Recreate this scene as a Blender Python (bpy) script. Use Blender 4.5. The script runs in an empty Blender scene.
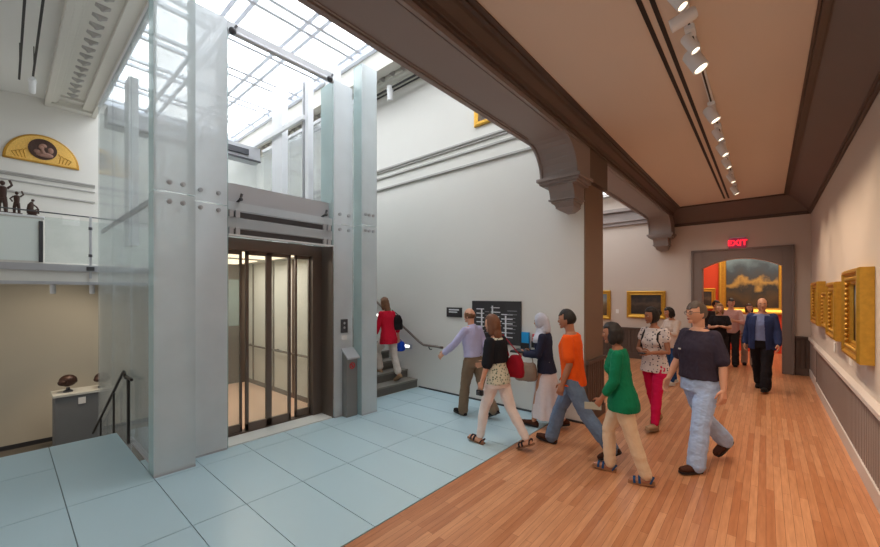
import bpy, bmesh, math, random
from mathutils import Vector, Matrix, noise
random.seed(7)
PI = math.pi
D = bpy.data
S = bpy.context.scene
COL = S.collection

# ------------------------------------------------------------------ colours
def lin(c):
    return c / 12.92 if c <= 0.04045 else ((c + 0.055) / 1.055) ** 2.4
def rgb(r, g, b):
    return (lin(r / 255), lin(g / 255), lin(b / 255), 1.0)

def nodes(m):
    nt = m.node_tree
    return nt, nt.nodes, nt.links, nt.nodes['Principled BSDF']

def mat(name, c, rough=0.6, metal=0.0, var=0.0, scale=6.0, bump=0.0, spec=0.5, emit=None, estr=0.0, stretch=(1, 1, 1)):
    m = D.materials.new(name); m.use_nodes = True
    nt, N, L, p = nodes(m)
    p.inputs['Base Color'].default_value = c
    p.inputs['Roughness'].default_value = rough
    p.inputs['Metallic'].default_value = metal
    p.inputs['Specular IOR Level'].default_value = spec
    if emit:
        p.inputs['Emission Color'].default_value = emit
        p.inputs['Emission Strength'].default_value = estr
    if var or bump:
        tc = N.new('ShaderNodeTexCoord'); mp = N.new('ShaderNodeMapping')
        mp.inputs['Scale'].default_value = stretch
        nz = N.new('ShaderNodeTexNoise'); nz.inputs['Scale'].default_value = scale; nz.inputs['Detail'].default_value = 5
        L.new(tc.outputs['Object'], mp.inputs['Vector']); L.new(mp.outputs['Vector'], nz.inputs['Vector'])
        if var:
            mx = N.new('ShaderNodeMix'); mx.data_type = 'RGBA'
            mx.inputs[6].default_value = tuple(max(0, k * (1 - var)) for k in c[:3]) + (1,)
            mx.inputs[7].default_value = tuple(min(1, k * (1 + var)) for k in c[:3]) + (1,)
            L.new(nz.outputs['Fac'], mx.inputs[0]); L.new(mx.outputs[2], p.inputs['Base Color'])
        if bump:
            bp = N.new('ShaderNodeBump'); bp.inputs['Strength'].default_value = bump; bp.inputs['Distance'].default_value = 0.01
            L.new(nz.outputs['Fac'], bp.inputs['Height']); L.new(bp.outputs['Normal'], p.inputs['Normal'])
    return m

def spots_mat(name, base, dot, scale=28, thr=0.33, rough=0.85, dot2=None):
    m = D.materials.new(name); m.use_nodes = True
    nt, N, L, p = nodes(m)
    p.inputs['Roughness'].default_value = rough
    tc = N.new('ShaderNodeTexCoord')
    v = N.new('ShaderNodeTexVoronoi'); v.inputs['Scale'].default_value = scale
    lt = N.new('ShaderNodeMath'); lt.operation = 'LESS_THAN'; lt.inputs[1].default_value = thr
    mx = N.new('ShaderNodeMix'); mx.data_type = 'RGBA'
    mx.inputs[6].default_value = base; mx.inputs[7].default_value = dot
    L.new(tc.outputs['Object'], v.inputs['Vector']); L.new(v.outputs['Distance'], lt.inputs[0])
    L.new(lt.outputs[0], mx.inputs[0])
    if dot2:
        m2 = N.new('ShaderNodeMix'); m2.data_type = 'RGBA'
        m2.inputs[6].default_value = dot; m2.inputs[7].default_value = dot2
        sp = N.new('ShaderNodeSeparateColor'); L.new(v.outputs['Color'], sp.inputs[0])
        L.new(sp.outputs[0], m2.inputs[0]); L.new(m2.outputs[2], mx.inputs[7])
    L.new(mx.outputs[2], p.inputs['Base Color'])
    return m

def stripes_mat(name, a, b, scale=60, rough=0.85, axis='Z'):
    m = D.materials.new(name); m.use_nodes = True
    nt, N, L, p = nodes(m); p.inputs['Roughness'].default_value = rough
    tc = N.new('ShaderNodeTexCoord'); w = N.new('ShaderNodeTexWave'); w.bands_direction = axis
    w.inputs['Scale'].default_value = scale
    mx = N.new('ShaderNodeMix'); mx.data_type = 'RGBA'
    mx.inputs[6].default_value = a; mx.inputs[7].default_value = b
    L.new(tc.outputs['Object'], w.inputs['Vector']); L.new(w.outputs['Fac'], mx.inputs[0]); L.new(mx.outputs[2], p.inputs['Base Color'])
    return m

def glass_mat(name, tint, clear, rough=0.12, green=0.0):
    """frosted sheet: part see-through, part milky, with a gloss coat"""
    m = D.materials.new(name); m.use_nodes = True
    nt = m.node_tree; N = nt.nodes; L = nt.links
    for n in list(N):
        N.remove(n)
    out = N.new('ShaderNodeOutputMaterial')
    tr = N.new('ShaderNodeBsdfTransparent'); tr.inputs[0].default_value = (0.97, 0.99, 0.99, 1)
    df = N.new('ShaderNodeBsdfDiffuse'); df.inputs[0].default_value = tint
    tl = N.new('ShaderNodeBsdfTranslucent'); tl.inputs[0].default_value = tint
    gl = N.new('ShaderNodeBsdfGlossy'); gl.inputs['Roughness'].default_value = rough
    fr = N.new('ShaderNodeFresnel'); fr.inputs[0].default_value = 1.45
    mk = N.new('ShaderNodeMixShader'); mk.inputs[0].default_value = 0.55
    L.new(df.outputs[0], mk.inputs[1]); L.new(tl.outputs[0], mk.inputs[2])
    m1 = N.new('ShaderNodeMixShader')
    tc = N.new('ShaderNodeTexCoord'); nz = N.new('ShaderNodeTexNoise'); nz.inputs['Scale'].default_value = 1.6; nz.inputs['Detail'].default_value = 4
    mr = N.new('ShaderNodeMapRange')
    mr.inputs[1].default_value = 0.3; mr.inputs[2].default_value = 0.7
    mr.inputs[3].default_value = max(0, clear - 0.05); mr.inputs[4].default_value = min(1, clear + 0.05)
    L.new(tc.outputs['Object'], nz.inputs['Vector']); L.new(nz.outputs['Fac'], mr.inputs[0]); L.new(mr.outputs[0], m1.inputs[0])
    L.new(mk.outputs[0], m1.inputs[1]); L.new(tr.outputs[0], m1.inputs[2])
    m2 = N.new('ShaderNodeMixShader')
    sc = N.new('ShaderNodeMath'); sc.operation = 'MULTIPLY'; sc.inputs[1].default_value = 0.5
    L.new(fr.outputs[0], sc.inputs[0]); L.new(sc.outputs[0], m2.inputs[0])
    L.new(m1.outputs[0], m2.inputs[1]); L.new(gl.outputs[0], m2.inputs[2])
    L.new(m2.outputs[0], out.inputs['Surface'])
    return m

def wood_floor_mat():
    m = D.materials.new('oak_strip_floor'); m.use_nodes = True
    nt, N, L, p = nodes(m)
    tc = N.new('ShaderNodeTexCoord'); mp = N.new('ShaderNodeMapping'); mp.inputs['Rotation'].default_value = (0, 0, PI / 2)
    L.new(tc.outputs['Object'], mp.inputs['Vector'])
    b = N.new('ShaderNodeTexBrick'); b.offset = 0.37; b.offset_frequency = 2
    b.inputs['Scale'].default_value = 1.0; b.inputs['Brick Width'].default_value = 1.1; b.inputs['Row Height'].default_value = 0.058
    b.inputs['Mortar Size'].default_value = 0.0014; b.inputs['Mortar Smooth'].default_value = 0.2; b.inputs['Bias'].default_value = 0.0
    b.inputs['Color1'].default_value = rgb(220, 162, 120); b.inputs['Color2'].default_value = rgb(190, 126, 86)
    b.inputs['Mortar'].default_value = rgb(140, 88, 60)
    L.new(mp.outputs['Vector'], b.inputs['Vector'])
    m2 = N.new('ShaderNodeMapping'); m2.inputs['Scale'].default_value = (14, 1.2, 1)
    L.new(tc.outputs['Object'], m2.inputs['Vector'])
    nz = N.new('ShaderNodeTexNoise'); nz.inputs['Scale'].default_value = 3; nz.inputs['Detail'].default_value = 6
    L.new(m2.outputs['Vector'], nz.inputs['Vector'])
    mx = N.new('ShaderNodeMix'); mx.data_type = 'RGBA'; mx.blend_type = 'MULTIPLY'; mx.inputs[0].default_value = 0.55
    cr = N.new('ShaderNodeValToRGB'); cr.color_ramp.elements[0].position = 0.3; cr.color_ramp.elements[0].color = (0.62, 0.55, 0.5, 1)
    cr.color_ramp.elements[1].position = 0.7; cr.color_ramp.elements[1].color = (1, 1, 1, 1)
    L.new(nz.outputs['Fac'], cr.inputs[0]); L.new(b.outputs['Color'], mx.inputs[6]); L.new(cr.outputs[0], mx.inputs[7])
    L.new(mx.outputs[2], p.inputs['Base Color'])
    p.inputs['Roughness'].default_value = 0.31
    return m

def painting_mat(name, stops, scale=3.0, seed=0.0):
    """soft generic painted landscape: colour bands broken by noise"""
    m = D.materials.new(name); m.use_nodes = True
    nt, N, L, p = nodes(m)
    tc = N.new('ShaderNodeTexCoord'); sp = N.new('ShaderNodeSeparateXYZ'); L.new(tc.outputs['Generated'], sp.inputs[0])
    nz = N.new('ShaderNodeTexNoise'); nz.inputs['Scale'].default_value = scale; nz.inputs['Detail'].default_value = 7
    mp = N.new('ShaderNodeMapping'); mp.inputs['Location'].default_value = (seed, seed * 2, seed)
    L.new(tc.outputs['Generated'], mp.inputs['Vector']); L.new(mp.outputs['Vector'], nz.inputs['Vector'])
    ad = N.new('ShaderNodeMath'); ad.operation = 'MULTIPLY_ADD'; ad.inputs[1].default_value = 0.9; 
    L.new(nz.outputs['Fac'], ad.inputs[0]); L.new(sp.outputs['Z'], ad.inputs[2])
    sb = N.new('ShaderNodeMath'); sb.operation = 'SUBTRACT'; sb.inputs[1].default_value = 0.45
    L.new(ad.outputs[0], sb.inputs[0])
    cr = N.new('ShaderNodeValToRGB'); e = cr.color_ramp.elements
    e[0].position, e[0].color = stops[0]; e[1].position, e[1].color = stops[-1]
    for s in stops[1:-1]:
        k = e.new(s[0]); k.color = s[1]
    L.new(sb.outputs[0], cr.inputs[0]); L.new(cr.outputs[0], p.inputs['Base Color'])
    p.inputs['Roughness'].default_value = 0.5
    return m

M = {}
M['hall_wall'] = mat('grey_white_plaster', rgb(218, 216, 210), 0.85, var=0.02, scale=2)
M['gal_wall'] = mat('warm_gallery_paint', rgb(206, 194, 184), 0.85, var=0.02, scale=2)
M['low_wall'] = mat('taupe_wall_paint', rgb(198, 190, 172), 0.85, var=0.03, scale=1.5)
M['ceil'] = mat('tan_ceiling_paint', rgb(220, 203, 186), 0.9, var=0.02, scale=1)
M['hall_ceil'] = mat('pale_ceiling_paint', rgb(222, 222, 218), 0.9)
M['trim'] = mat('taupe_painted_trim', rgb(142, 131, 127), 0.5, var=0.03, scale=4)
M['trim_dark'] = mat('brown_painted_moulding', rgb(86, 71, 62), 0.5, var=0.04, scale=4)
M['cornice'] = mat('pale_cornice_paint', rgb(214, 212, 204), 0.8)
M['cornice_dark'] = mat('grey_cornice_soffit', rgb(172, 170, 166), 0.8)
M['dado'] = mat('grey_dado_paint', rgb(146, 134, 130), 0.55, var=0.03, scale=5)
M['dado_dark'] = mat('brown_dado_paint', rgb(92, 76, 68), 0.55, var=0.04, scale=5)
M['base'] = mat('pale_baseboard_paint', rgb(206, 198, 194), 0.5)
M['red_wall'] = mat('vermilion_wall_paint', rgb(196, 62, 30), 0.8, var=0.04, scale=2)
M['floor'] = wood_floor_mat()
M['tile'] = mat('pale_blue_frosted_glass_floor', rgb(182, 210, 221), 0.3, var=0.05, scale=1.1, spec=0.5)
M['tile_gap'] = mat('dark_floor_joint', rgb(118, 136, 146), 0.6)
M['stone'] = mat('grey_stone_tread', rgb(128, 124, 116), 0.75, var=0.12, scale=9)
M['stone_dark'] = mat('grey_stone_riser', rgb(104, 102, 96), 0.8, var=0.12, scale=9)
M['grey_floor'] = mat('lower_hall_floor', rgb(120, 114, 104), 0.6)
M['glass'] = glass_mat('milky_frosted_glass', rgb(243, 248, 251), 0.34)
M['glass_white'] = glass_mat('opal_white_glass', rgb(247, 250, 253), 0.18)
M['glass_clear'] = glass_mat('lightly_frosted_glass', rgb(238, 246, 249), 0.84)
M['glass_green'] = glass_mat('green_edged_glass', rgb(216, 236, 236), 0.5)
M['glass_door'] = glass_mat('clear_door_glass', rgb(200, 215, 210), 0.88)
M['steel'] = mat('brushed_steel', rgb(186, 187, 191), 0.42, 0.35, var=0.05, scale=20, stretch=(1, 1, 14))
M['post_grey'] = mat('grey_post_metal', rgb(132, 130, 128), 0.45, 0.3, var=0.05)
M['steel_dark'] = mat('dark_steel', rgb(84, 84, 88), 0.4, 0.7)
M['bronze'] = mat('bronze_door_metal', rgb(112, 100, 92), 0.42, 0.5, var=0.08, scale=12, stretch=(1, 1, 0.2))
M['white_metal'] = mat('white_enamel_metal', rgb(232, 234, 236), 0.4)
M['white_col'] = mat('white_column_cladding', rgb(236, 238, 242), 0.5)
M['sill'] = mat('pale_threshold_stone', rgb(222, 226, 224), 0.5, var=0.03)
M['car_floor'] = mat('pinkish_stone_floor', rgb(226, 190, 164), 0.45, var=0.05, scale=6)
M['car_wall'] = mat('pale_car_panel', rgb(206, 206, 198), 0.45)
M['gold'] = mat('gilded_wood', rgb(206, 158, 62), 0.36, 0.65, var=0.25, scale=22, bump=0.35)
M['gold_flat'] = mat('flat_gilding', rgb(190, 142, 56), 0.42, 0.6, var=0.2, scale=9)
M['gold_relief'] = mat('golden_relief_panel', rgb(232, 186, 96), 0.55, 0.2, var=0.25, scale=30, bump=0.6)
M['bronze_cast'] = mat('dark_cast_bronze', rgb(70, 48, 40), 0.45, 0.4, var=0.2, scale=25, bump=0.3)
M['black'] = mat('matt_black', rgb(26, 26, 28), 0.5)
M['black_metal'] = mat('black_rail_metal', rgb(54, 52, 50), 0.4, 0.5)
M['sign'] = mat('charcoal_sign_face', rgb(52, 50, 52), 0.5, var=0.05)
M['white_ink'] = mat('white_sign_ink', rgb(226, 228, 230), 0.6)
M['grey_ink'] = mat('grey_sign_ink', rgb(140, 142, 146), 0.6)
M['blue_ink'] = mat('blue_leaflet', rgb(20, 150, 214), 0.5)
M['red_ink'] = mat('red_leaflet', rgb(204, 48, 52), 0.5)
M['paper'] = mat('white_paper', rgb(236, 234, 230), 0.7)
M['light_face'] = mat('lit_lamp_face', (1, 0.9, 0.75, 1), 0.5, emit=(1, 0.82, 0.58, 1), estr=5)
M['step_glow'] = mat('lit_step_lamp', (1, 1, 1, 1), 0.5, emit=(1, 0.96, 0.88, 1), estr=2.2)
M['sky_pane'] = mat('backlit_skylight_pane', (1, 1, 1, 1), 0.5, emit=(0.94, 0.97, 1.0, 1), estr=3.3)
M['bay_pane'] = mat('backlit_bay_pane', (1, 1, 1, 1), 0.5, emit=(0.93, 0.97, 1.0, 1), estr=2.0)
M['exit_face'] = mat('exit_sign_face', rgb(70, 22, 28), 0.5, emit=(0.30, 0.02, 0.05, 1), estr=0.5)
M['exit_letter'] = mat('exit_letter_glow', rgb(255, 30, 30), 0.5, emit=(1, 0.012, 0.03, 1), estr=1.5)

def laybar():
    m = D.materials.new('white_translucent_glazing_bar'); m.use_nodes = True
    nt = m.node_tree; p = nt.nodes['Principled BSDF']; out = nt.nodes['Material Output']
    p.inputs['Base Color'].default_value = rgb(232, 236, 244); p.inputs['Roughness'].default_value = 0.6
    t = nt.nodes.new('ShaderNodeBsdfTranslucent'); t.inputs[0].default_value = rgb(226, 230, 238)
    x = nt.nodes.new('ShaderNodeMixShader'); x.inputs[0].default_value = 0.03
    nt.links.new(p.outputs[0], x.inputs[1]); nt.links.new(t.outputs[0], x.inputs[2]); nt.links.new(x.outputs[0], out.inputs['Surface'])
    return m
M['laybar'] = laybar()
# ------------------------------------------------------------------ mesh builder
class MB:
    def __init__(s):
        s.v = []; s.f = []; s.m = []; s.cur = 0
    def use(s, i):
        s.cur = i; return s
    def add(s, vs, fs):
        o = len(s.v); s.v += [tuple(x) for x in vs]
        for f in fs:
            s.f.append(tuple(o + i for i in f)); s.m.append(s.cur)
        return s
    def box(s, x0, x1, y0, y1, z0, z1, mtx=None):
        v = [Vector((x, y, z)) for z in (z0, z1) for y in (y0, y1) for x in (x0, x1)]
        if mtx: v = [mtx @ k for k in v]
        return s.add(v, [(0, 2, 3, 1), (4, 5, 7, 6), (0, 1, 5, 4), (2, 6, 7, 3), (0, 4, 6, 2), (1, 3, 7, 5)])
    def prism(s, poly, axis, a, b):
        """extrude a polygon; axis 'X': poly is (y,z); 'Y': (x,z); 'Z': (x,y)"""
        def pt(p, t):
            return {'X': (t, p[0], p[1]), 'Y': (p[0], t, p[1]), 'Z': (p[0], p[1], t)}[axis]
        n = len(poly); v = [pt(p, a) for p in poly] + [pt(p, b) for p in poly]
        f = [tuple(range(n))[::-1], tuple(range(n, 2 * n))] + [(i, (i + 1) % n, n + (i + 1) % n, n + i) for i in range(n)]
        return s.add(v, f)
    def loft(s, rings, caps=True):
        """rings: equal length lists of points"""
        n = len(rings[0]); v = [p for r in rings for p in r]; f = []
        for k in range(len(rings) - 1):
            for i in range(n):
                j = (i + 1) % n
                f.append((k * n + i, k * n + j, (k + 1) * n + j, (k + 1) * n + i))
        if caps:
            f.append(tuple(range(n))[::-1]); f.append(tuple(range((len(rings) - 1) * n, len(rings) * n)))
        return s.add(v, f)
    def tube(s, pts, rad, seg=10, flat=1.0):
        pts = [Vector(p) for p in pts]; n = len(pts)
        if not isinstance(rad, (list, tuple)): rad = [rad] * n
        rings = []; u = None
        for i, p in enumerate(pts):
            t = (pts[min(i + 1, n - 1)] - pts[max(i - 1, 0)]).normalized()
            if u is None:
                a = Vector((1, 0, 0)) if abs(t.x) < 0.8 else Vector((0, 1, 0))
                u = (a - t * a.dot(t)).normalized()
            else:
                u = (u - t * u.dot(t)).normalized()
            w = t.cross(u)
            rings.append([p + (u * math.cos(2 * PI * k / seg) + w * flat * math.sin(2 * PI * k / seg)) * rad[i] for k in range(seg)])
        return s.loft(rings)
    def blob(s, c, r, seg=14, rows=10, mtx=None, fn=None):
        c = Vector(c); v = []; f = []
        def P(x, y, z):
            q = Vector((x, y, z))
            q = fn(q) if fn else Vector((q.x * r[0], q.y * r[1], q.z * r[2]))
            if mtx: q = mtx @ q
            return c + q
        v.append(P(0, 0, -1))
        for i in range(1, rows):
            a = -PI / 2 + PI * i / rows
            for k in range(seg):
                b = 2 * PI * k / seg
                v.append(P(math.cos(a) * math.cos(b), math.cos(a) * math.sin(b), math.sin(a)))
        v.append(P(0, 0, 1)); e = len(v) - 1
        for k in range(seg):
            j = (k + 1) % seg
            f.append((0, 1 + j, 1 + k))
            f.append((e, e - seg + k, e - seg + j))
            for i in range(rows - 2):
                f.append((1 + i * seg + k, 1 + i * seg + j, 1 + (i + 1) * seg + j, 1 + (i + 1) * seg + k))
        return s.add(v, f)
    def lathe(s, prof, c, seg=20):
        c = Vector(c)
        return s.loft([[c + Vector((r * math.cos(2 * PI * k / seg), r * math.sin(2 * PI * k / seg), z)) for k in range(seg)] for r, z in prof])
    def mesh(s, name):
        me = D.meshes.new(name); me.from_pydata(s.v, [], s.f); me.update()
        return me
    def build(s, name, mats, parent=None, smooth=False, bevel=0.0, sub=0):
        me = s.mesh(name)
        for m in (mats if isinstance(mats, (list, tuple)) else [mats]):
            me.materials.append(m)
        me.polygons.foreach_set('material_index', s.m)
        bm = bmesh.new(); bm.from_mesh(me); bmesh.ops.recalc_face_normals(bm, faces=bm.faces); bm.to_mesh(me); bm.free()
        if smooth:
            me.polygons.foreach_set('use_smooth', [True] * len(me.polygons))
            me.set_sharp_from_angle(angle=math.radians(40))
        o = D.objects.new(name, me); COL.objects.link(o)
        if parent: o.parent = parent
        if bevel:
            b = o.modifiers.new('bevel', 'BEVEL'); b.width = bevel; b.segments = 2; b.limit_method = 'ANGLE'
        if sub:
            b = o.modifiers.new('sub', 'SUBSURF'); b.levels = sub; b.render_levels = sub
        return o

def thing(name, label, cat, loc=(0, 0, 0), rz=0.0, group=None):
    o = D.objects.new(name, None); COL.objects.link(o); o.empty_display_size = 0.1
    o.location = loc; o.rotation_euler = (0, 0, rz)
    return tag(o, label, cat, group)
def tag(o, label, cat, group=None):
    o['label'] = label; o['category'] = cat
    if group: o['group'] = group
    return o
def struct(o, label=None, cat=None):
    o['kind'] = 'structure'
    if label: o['label'] = label
    if cat: o['category'] = cat
    return o

# ------------------------------------------------------------------ room constants (metres; X right, Y along the gallery)
XR = 0.78          # gallery right wall
YF = 12.06         # gallery far wall
YS = 5.48          # stair wall face
YS2 = 6.26
XB0, XB1 = -2.44, -1.90   # beam over the wood / glass boundary
ZC = 4.15          # gallery ceiling
XW = -12.8         # west wall of the hall
ZLOW = -1.6

# ------------------------------------------------------------------ floors
struct(MB().box(-2.38, 1.2, -4, 17, -0.2, 0.0).box(-5.0, -2.38, YS2, YF + 0.1, -0.2, 0).build('floor', M['floor']),
       'orange brown oak strip floor of the gallery', 'floor')
g = MB()
xs = [-9.5, -8.4, -7.6, -6.66]
ys = [-4.0, -2.6, -1.5, -0.85, -0.2, 0.36, 1.0, 1.42, 1.96, 2.50, 3.04, 3.55, 4.07, 4.6, 5.1, YS]
G = 0.0035
for i in range(len(ys) - 1):
    cols = [-6.66, -5.8, -4.66, -3.52, -2.39] if ys[i] < 0.3 else ([-6.66, -4.66, -3.52, -2.39] if ys[i] < 0.99 else [-5.34, -4.66, -3.52, -2.39])
    for k in range(len(cols) - 1):
        x0, x1 = cols[k], cols[k + 1]
        g.box(x0 + G, x1 - G, ys[i] + G, ys[i + 1] - G, -0.05, 0.0)
g.use(1).box(-6.64, -2.39, -4, 1.0, -0.06, -0.012).box(-5.34, -2.39, 1.0, YS, -0.06, -0.012)
struct(g.build('floor', [M['tile'], M['tile_gap']]), 'pale blue frosted glass floor panels with dark joints', 'floor')
struct(MB().box(XW, -6.6, -4, YS, ZLOW - 0.2, ZLOW).build('floor', M['grey_floor']), 'lower hall floor below the glass platform', 'floor')
struct(MB().box(-6.66, -6.60, -4, 1.0, ZLOW, -0.06).build('trim_1', M['steel_dark']))
# platform slab edge

# ------------------------------------------------------------------ gallery right wall
struct(MB().box(XR, XR + 0.2, -4, YF, 0, 4.3).build('wall_right', M['gal_wall']), 'warm lit right wall of the gallery', 'wall')
def beadboard(mb, axis, fixed, out, a, b, z0, z1, pitch=0.085):
    """vertical slats; axis is the running axis, fixed = wall coordinate, out = thickness with sign"""
    n = int(abs(b - a) / pitch)
    for i in range(n):
        p0 = a + (b - a) * i / n + 0.014; p1 = a + (b - a) * (i + 1) / n - 0.014
        lo, hi = min(fixed, fixed + out), max(fixed, fixed + out)
        if axis == 'Y': mb.box(lo, hi, p0, p1, z0, z1)
        else: mb.box(p0, p1, lo, hi, z0, z1)
    lo, hi = min(fixed, fixed + out * 0.3), max(fixed, fixed + out * 0.3)
    if axis == 'Y': mb.box(lo, hi, a, b, z0, z1)
    else: mb.box(a, b, lo, hi, z0, z1)
m = MB(); beadboard(m, 'Y', XR, -0.035, -4, 10.3, 0.17, 0.83); m.box(XR - 0.045, XR, 10.3, 10.38, 0.17, 0.83); beadboard(m, 'Y', XR, -0.02, 10.38, YF, 0.17, 0.83)
struct(m.build('trim_2', M['dado']), 'grey beadboard dado along the right wall', 'trim')
struct(MB().box(XR - 0.075, XR, -4, 10.38, 0.83, 0.885).box(XR - 0.05, XR, 10.38, YF, 0.83, 0.885).box(XR - 0.05, XR, -4, 10.38, 0.80, 0.83).build('trim_3', M['base'], bevel=0.006), 'pale ledge capping the right wall dado', 'trim')
struct(MB().box(XR - 0.05, XR, -4, 10.38, 0, 0.17).box(XR - 0.03, XR, 10.38, YF, 0, 0.17).build('baseboard_right', M['base'], bevel=0.006))

# ------------------------------------------------------------------ far wall with arched door opening
DX0, DX1 = -1.28, 0.30
def arch(x):   # segmental arch head
    t = (x - (DX0 + DX1) / 2) / ((DX1 - DX0) / 2)
    return 2.55 + 0.23 * (1 - t * t)
w = MB()
w.box(-5.0, DX0, YF, YF + 0.25, 0, 4.8).box(DX1, XR + 0.2, YF, YF + 0.25, 0, 4.8)
n = 14
poly = [(DX0 + (DX1 - DX0) * i / n, arch(DX0 + (DX1 - DX0) * i / n)) for i in range(n + 1)]
w.prism(poly + [(DX1, 4.8), (DX0, 4.8)], 'Y', YF, YF + 0.25)
struct(w.build('wall_far', M['gal_wall']), 'end wall of the gallery with the arched doorway', 'wall')
d = MB()
OX0, OX1, OZ = -1.47, 0.46, 2.99
d.box(OX0, DX0, YF - 0.05, YF, 0, OZ).box(DX1, OX1, YF - 0.05, YF, 0, OZ)
d.prism(poly + [(DX1, OZ), (DX0, OZ)], 'Y', YF - 0.05, YF)
d.box(OX0 - 0.04, OX0, YF - 0.08, YF, 0, OZ + 0.04).box(OX1, OX1 + 0.04, YF - 0.08, YF, 0, OZ + 0.04).box(OX0 - 0.04, OX1 + 0.04, YF - 0.08, YF, OZ, OZ + 0.04)
d.box(DX0 - 0.002, DX0 + 0.012, YF - 0.055, YF + 0.26, 0, 2.55).box(DX1 - 0.012, DX1 + 0.002, YF - 0.055, YF + 0.26, 0, 2.55)
struct(d.build('door_1', mat('taupe_door_case', rgb(130, 118, 113), 0.5, var=0.03), bevel=0.006), 'taupe framed arched doorway to the red room', 'doorway')
m = MB(); beadboard(m, 'X', YF, -0.03, -5.0, OX0 - 0.05, 0.17, 0.85); beadboard(m, 'X', YF, -0.03, OX1 + 0.05, XR, 0.17, 0.85)
struct(m.build('trim_4', M['dado_dark']), 'dark beadboard dado on the end wall', 'trim')
struct(MB().box(-5.0, OX0 - 0.05, YF - 0.05, YF, 0.85, 0.9).box(OX1 + 0.05, XR - 0.05, YF - 0.05, YF, 0.85, 0.9).box(-5, OX0 - 0.05, YF - 0.04, YF, 0, 0.17).box(OX1 + 0.05, XR - 0.04, YF - 0.04, YF, 0, 0.17).build('baseboard_far', M['dado_dark'], bevel=0.005))

# room beyond the doorway
struct(MB().box(-5, 3.5, 16.0, 16.2, 0, 4.2).build('wall_beyond', M['red_wall']), 'vermilion wall of the room beyond', 'wall')
struct(MB().box(-4.2, -4.0, YF + 0.25, 16, 0, 4.2).box(3.0, 3.2, YF + 0.25, 16, 0, 4.2).build('wall_beyond_sides', M['red_wall']))
struct(MB().box(-4.2, 3.2, YF + 0.25, 16.2, 4.2, 4.3).build('ceiling', M['ceil']))

# ------------------------------------------------------------------ gallery ceiling, coves, slots
struct(MB().box(-2.3, XR + 0.2, -4, YF + 0.1, ZC, ZC + 0.1).build('ceiling', M['ceil']), 'tan flat ceiling of the gallery', 'ceiling')
c = MB()
CW, CZ = 0.40, 3.76
c.prism([(XR, CZ), (XR, ZC), (XR - CW, ZC), (XR - CW, ZC - 0.03), (XR - CW + 0.02, ZC - 0.035)], 'Y', -4, YF)
c.prism([(YF, CZ), (YF, ZC), (YF - CW - 0.1, ZC), (YF - CW - 0.1, ZC - 0.03), (YF - CW - 0.08, ZC - 0.035)], 'X', XB1, XR)
struct(c.build('trim_5', mat('taupe_cove_paint', rgb(112, 98, 92), 0.55, var=0.03, scale=4)), 'taupe sloping cove along the ceiling edge', 'trim')
c = MB()
for k, (dx, dz) in enumerate(((0.0, 0.0), (0.035, -0.0))):
    pass
c.box(XR - CW - 0.05, XR - CW + 0.01, -4, YF - CW - 0.08, ZC - 0.045, ZC)
c.box(XR - CW - 0.075, XR - CW - 0.05, -4, YF - CW - 0.08, ZC - 0.022, ZC)
c.box(XR - 0.03, XR, -4, YF, CZ - 0.045, CZ + 0.03).box(XR - 0.05, XR, -4, YF, CZ - 0.01, CZ + 0.03)
c.box(XB1, XR, YF - 0.03, YF, CZ - 0.045, CZ + 0.03).box(XB1, XR, YF - 0.05, YF, CZ - 0.01, CZ + 0.03)
c.box(XB1, XR - CW, YF - CW - 0.15, YF - CW - 0.09, ZC - 0.04, ZC)
struct(c.build('trim_6', M['trim_dark'], bevel=0.006), 'dark mouldings edging the cove', 'trim')

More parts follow.
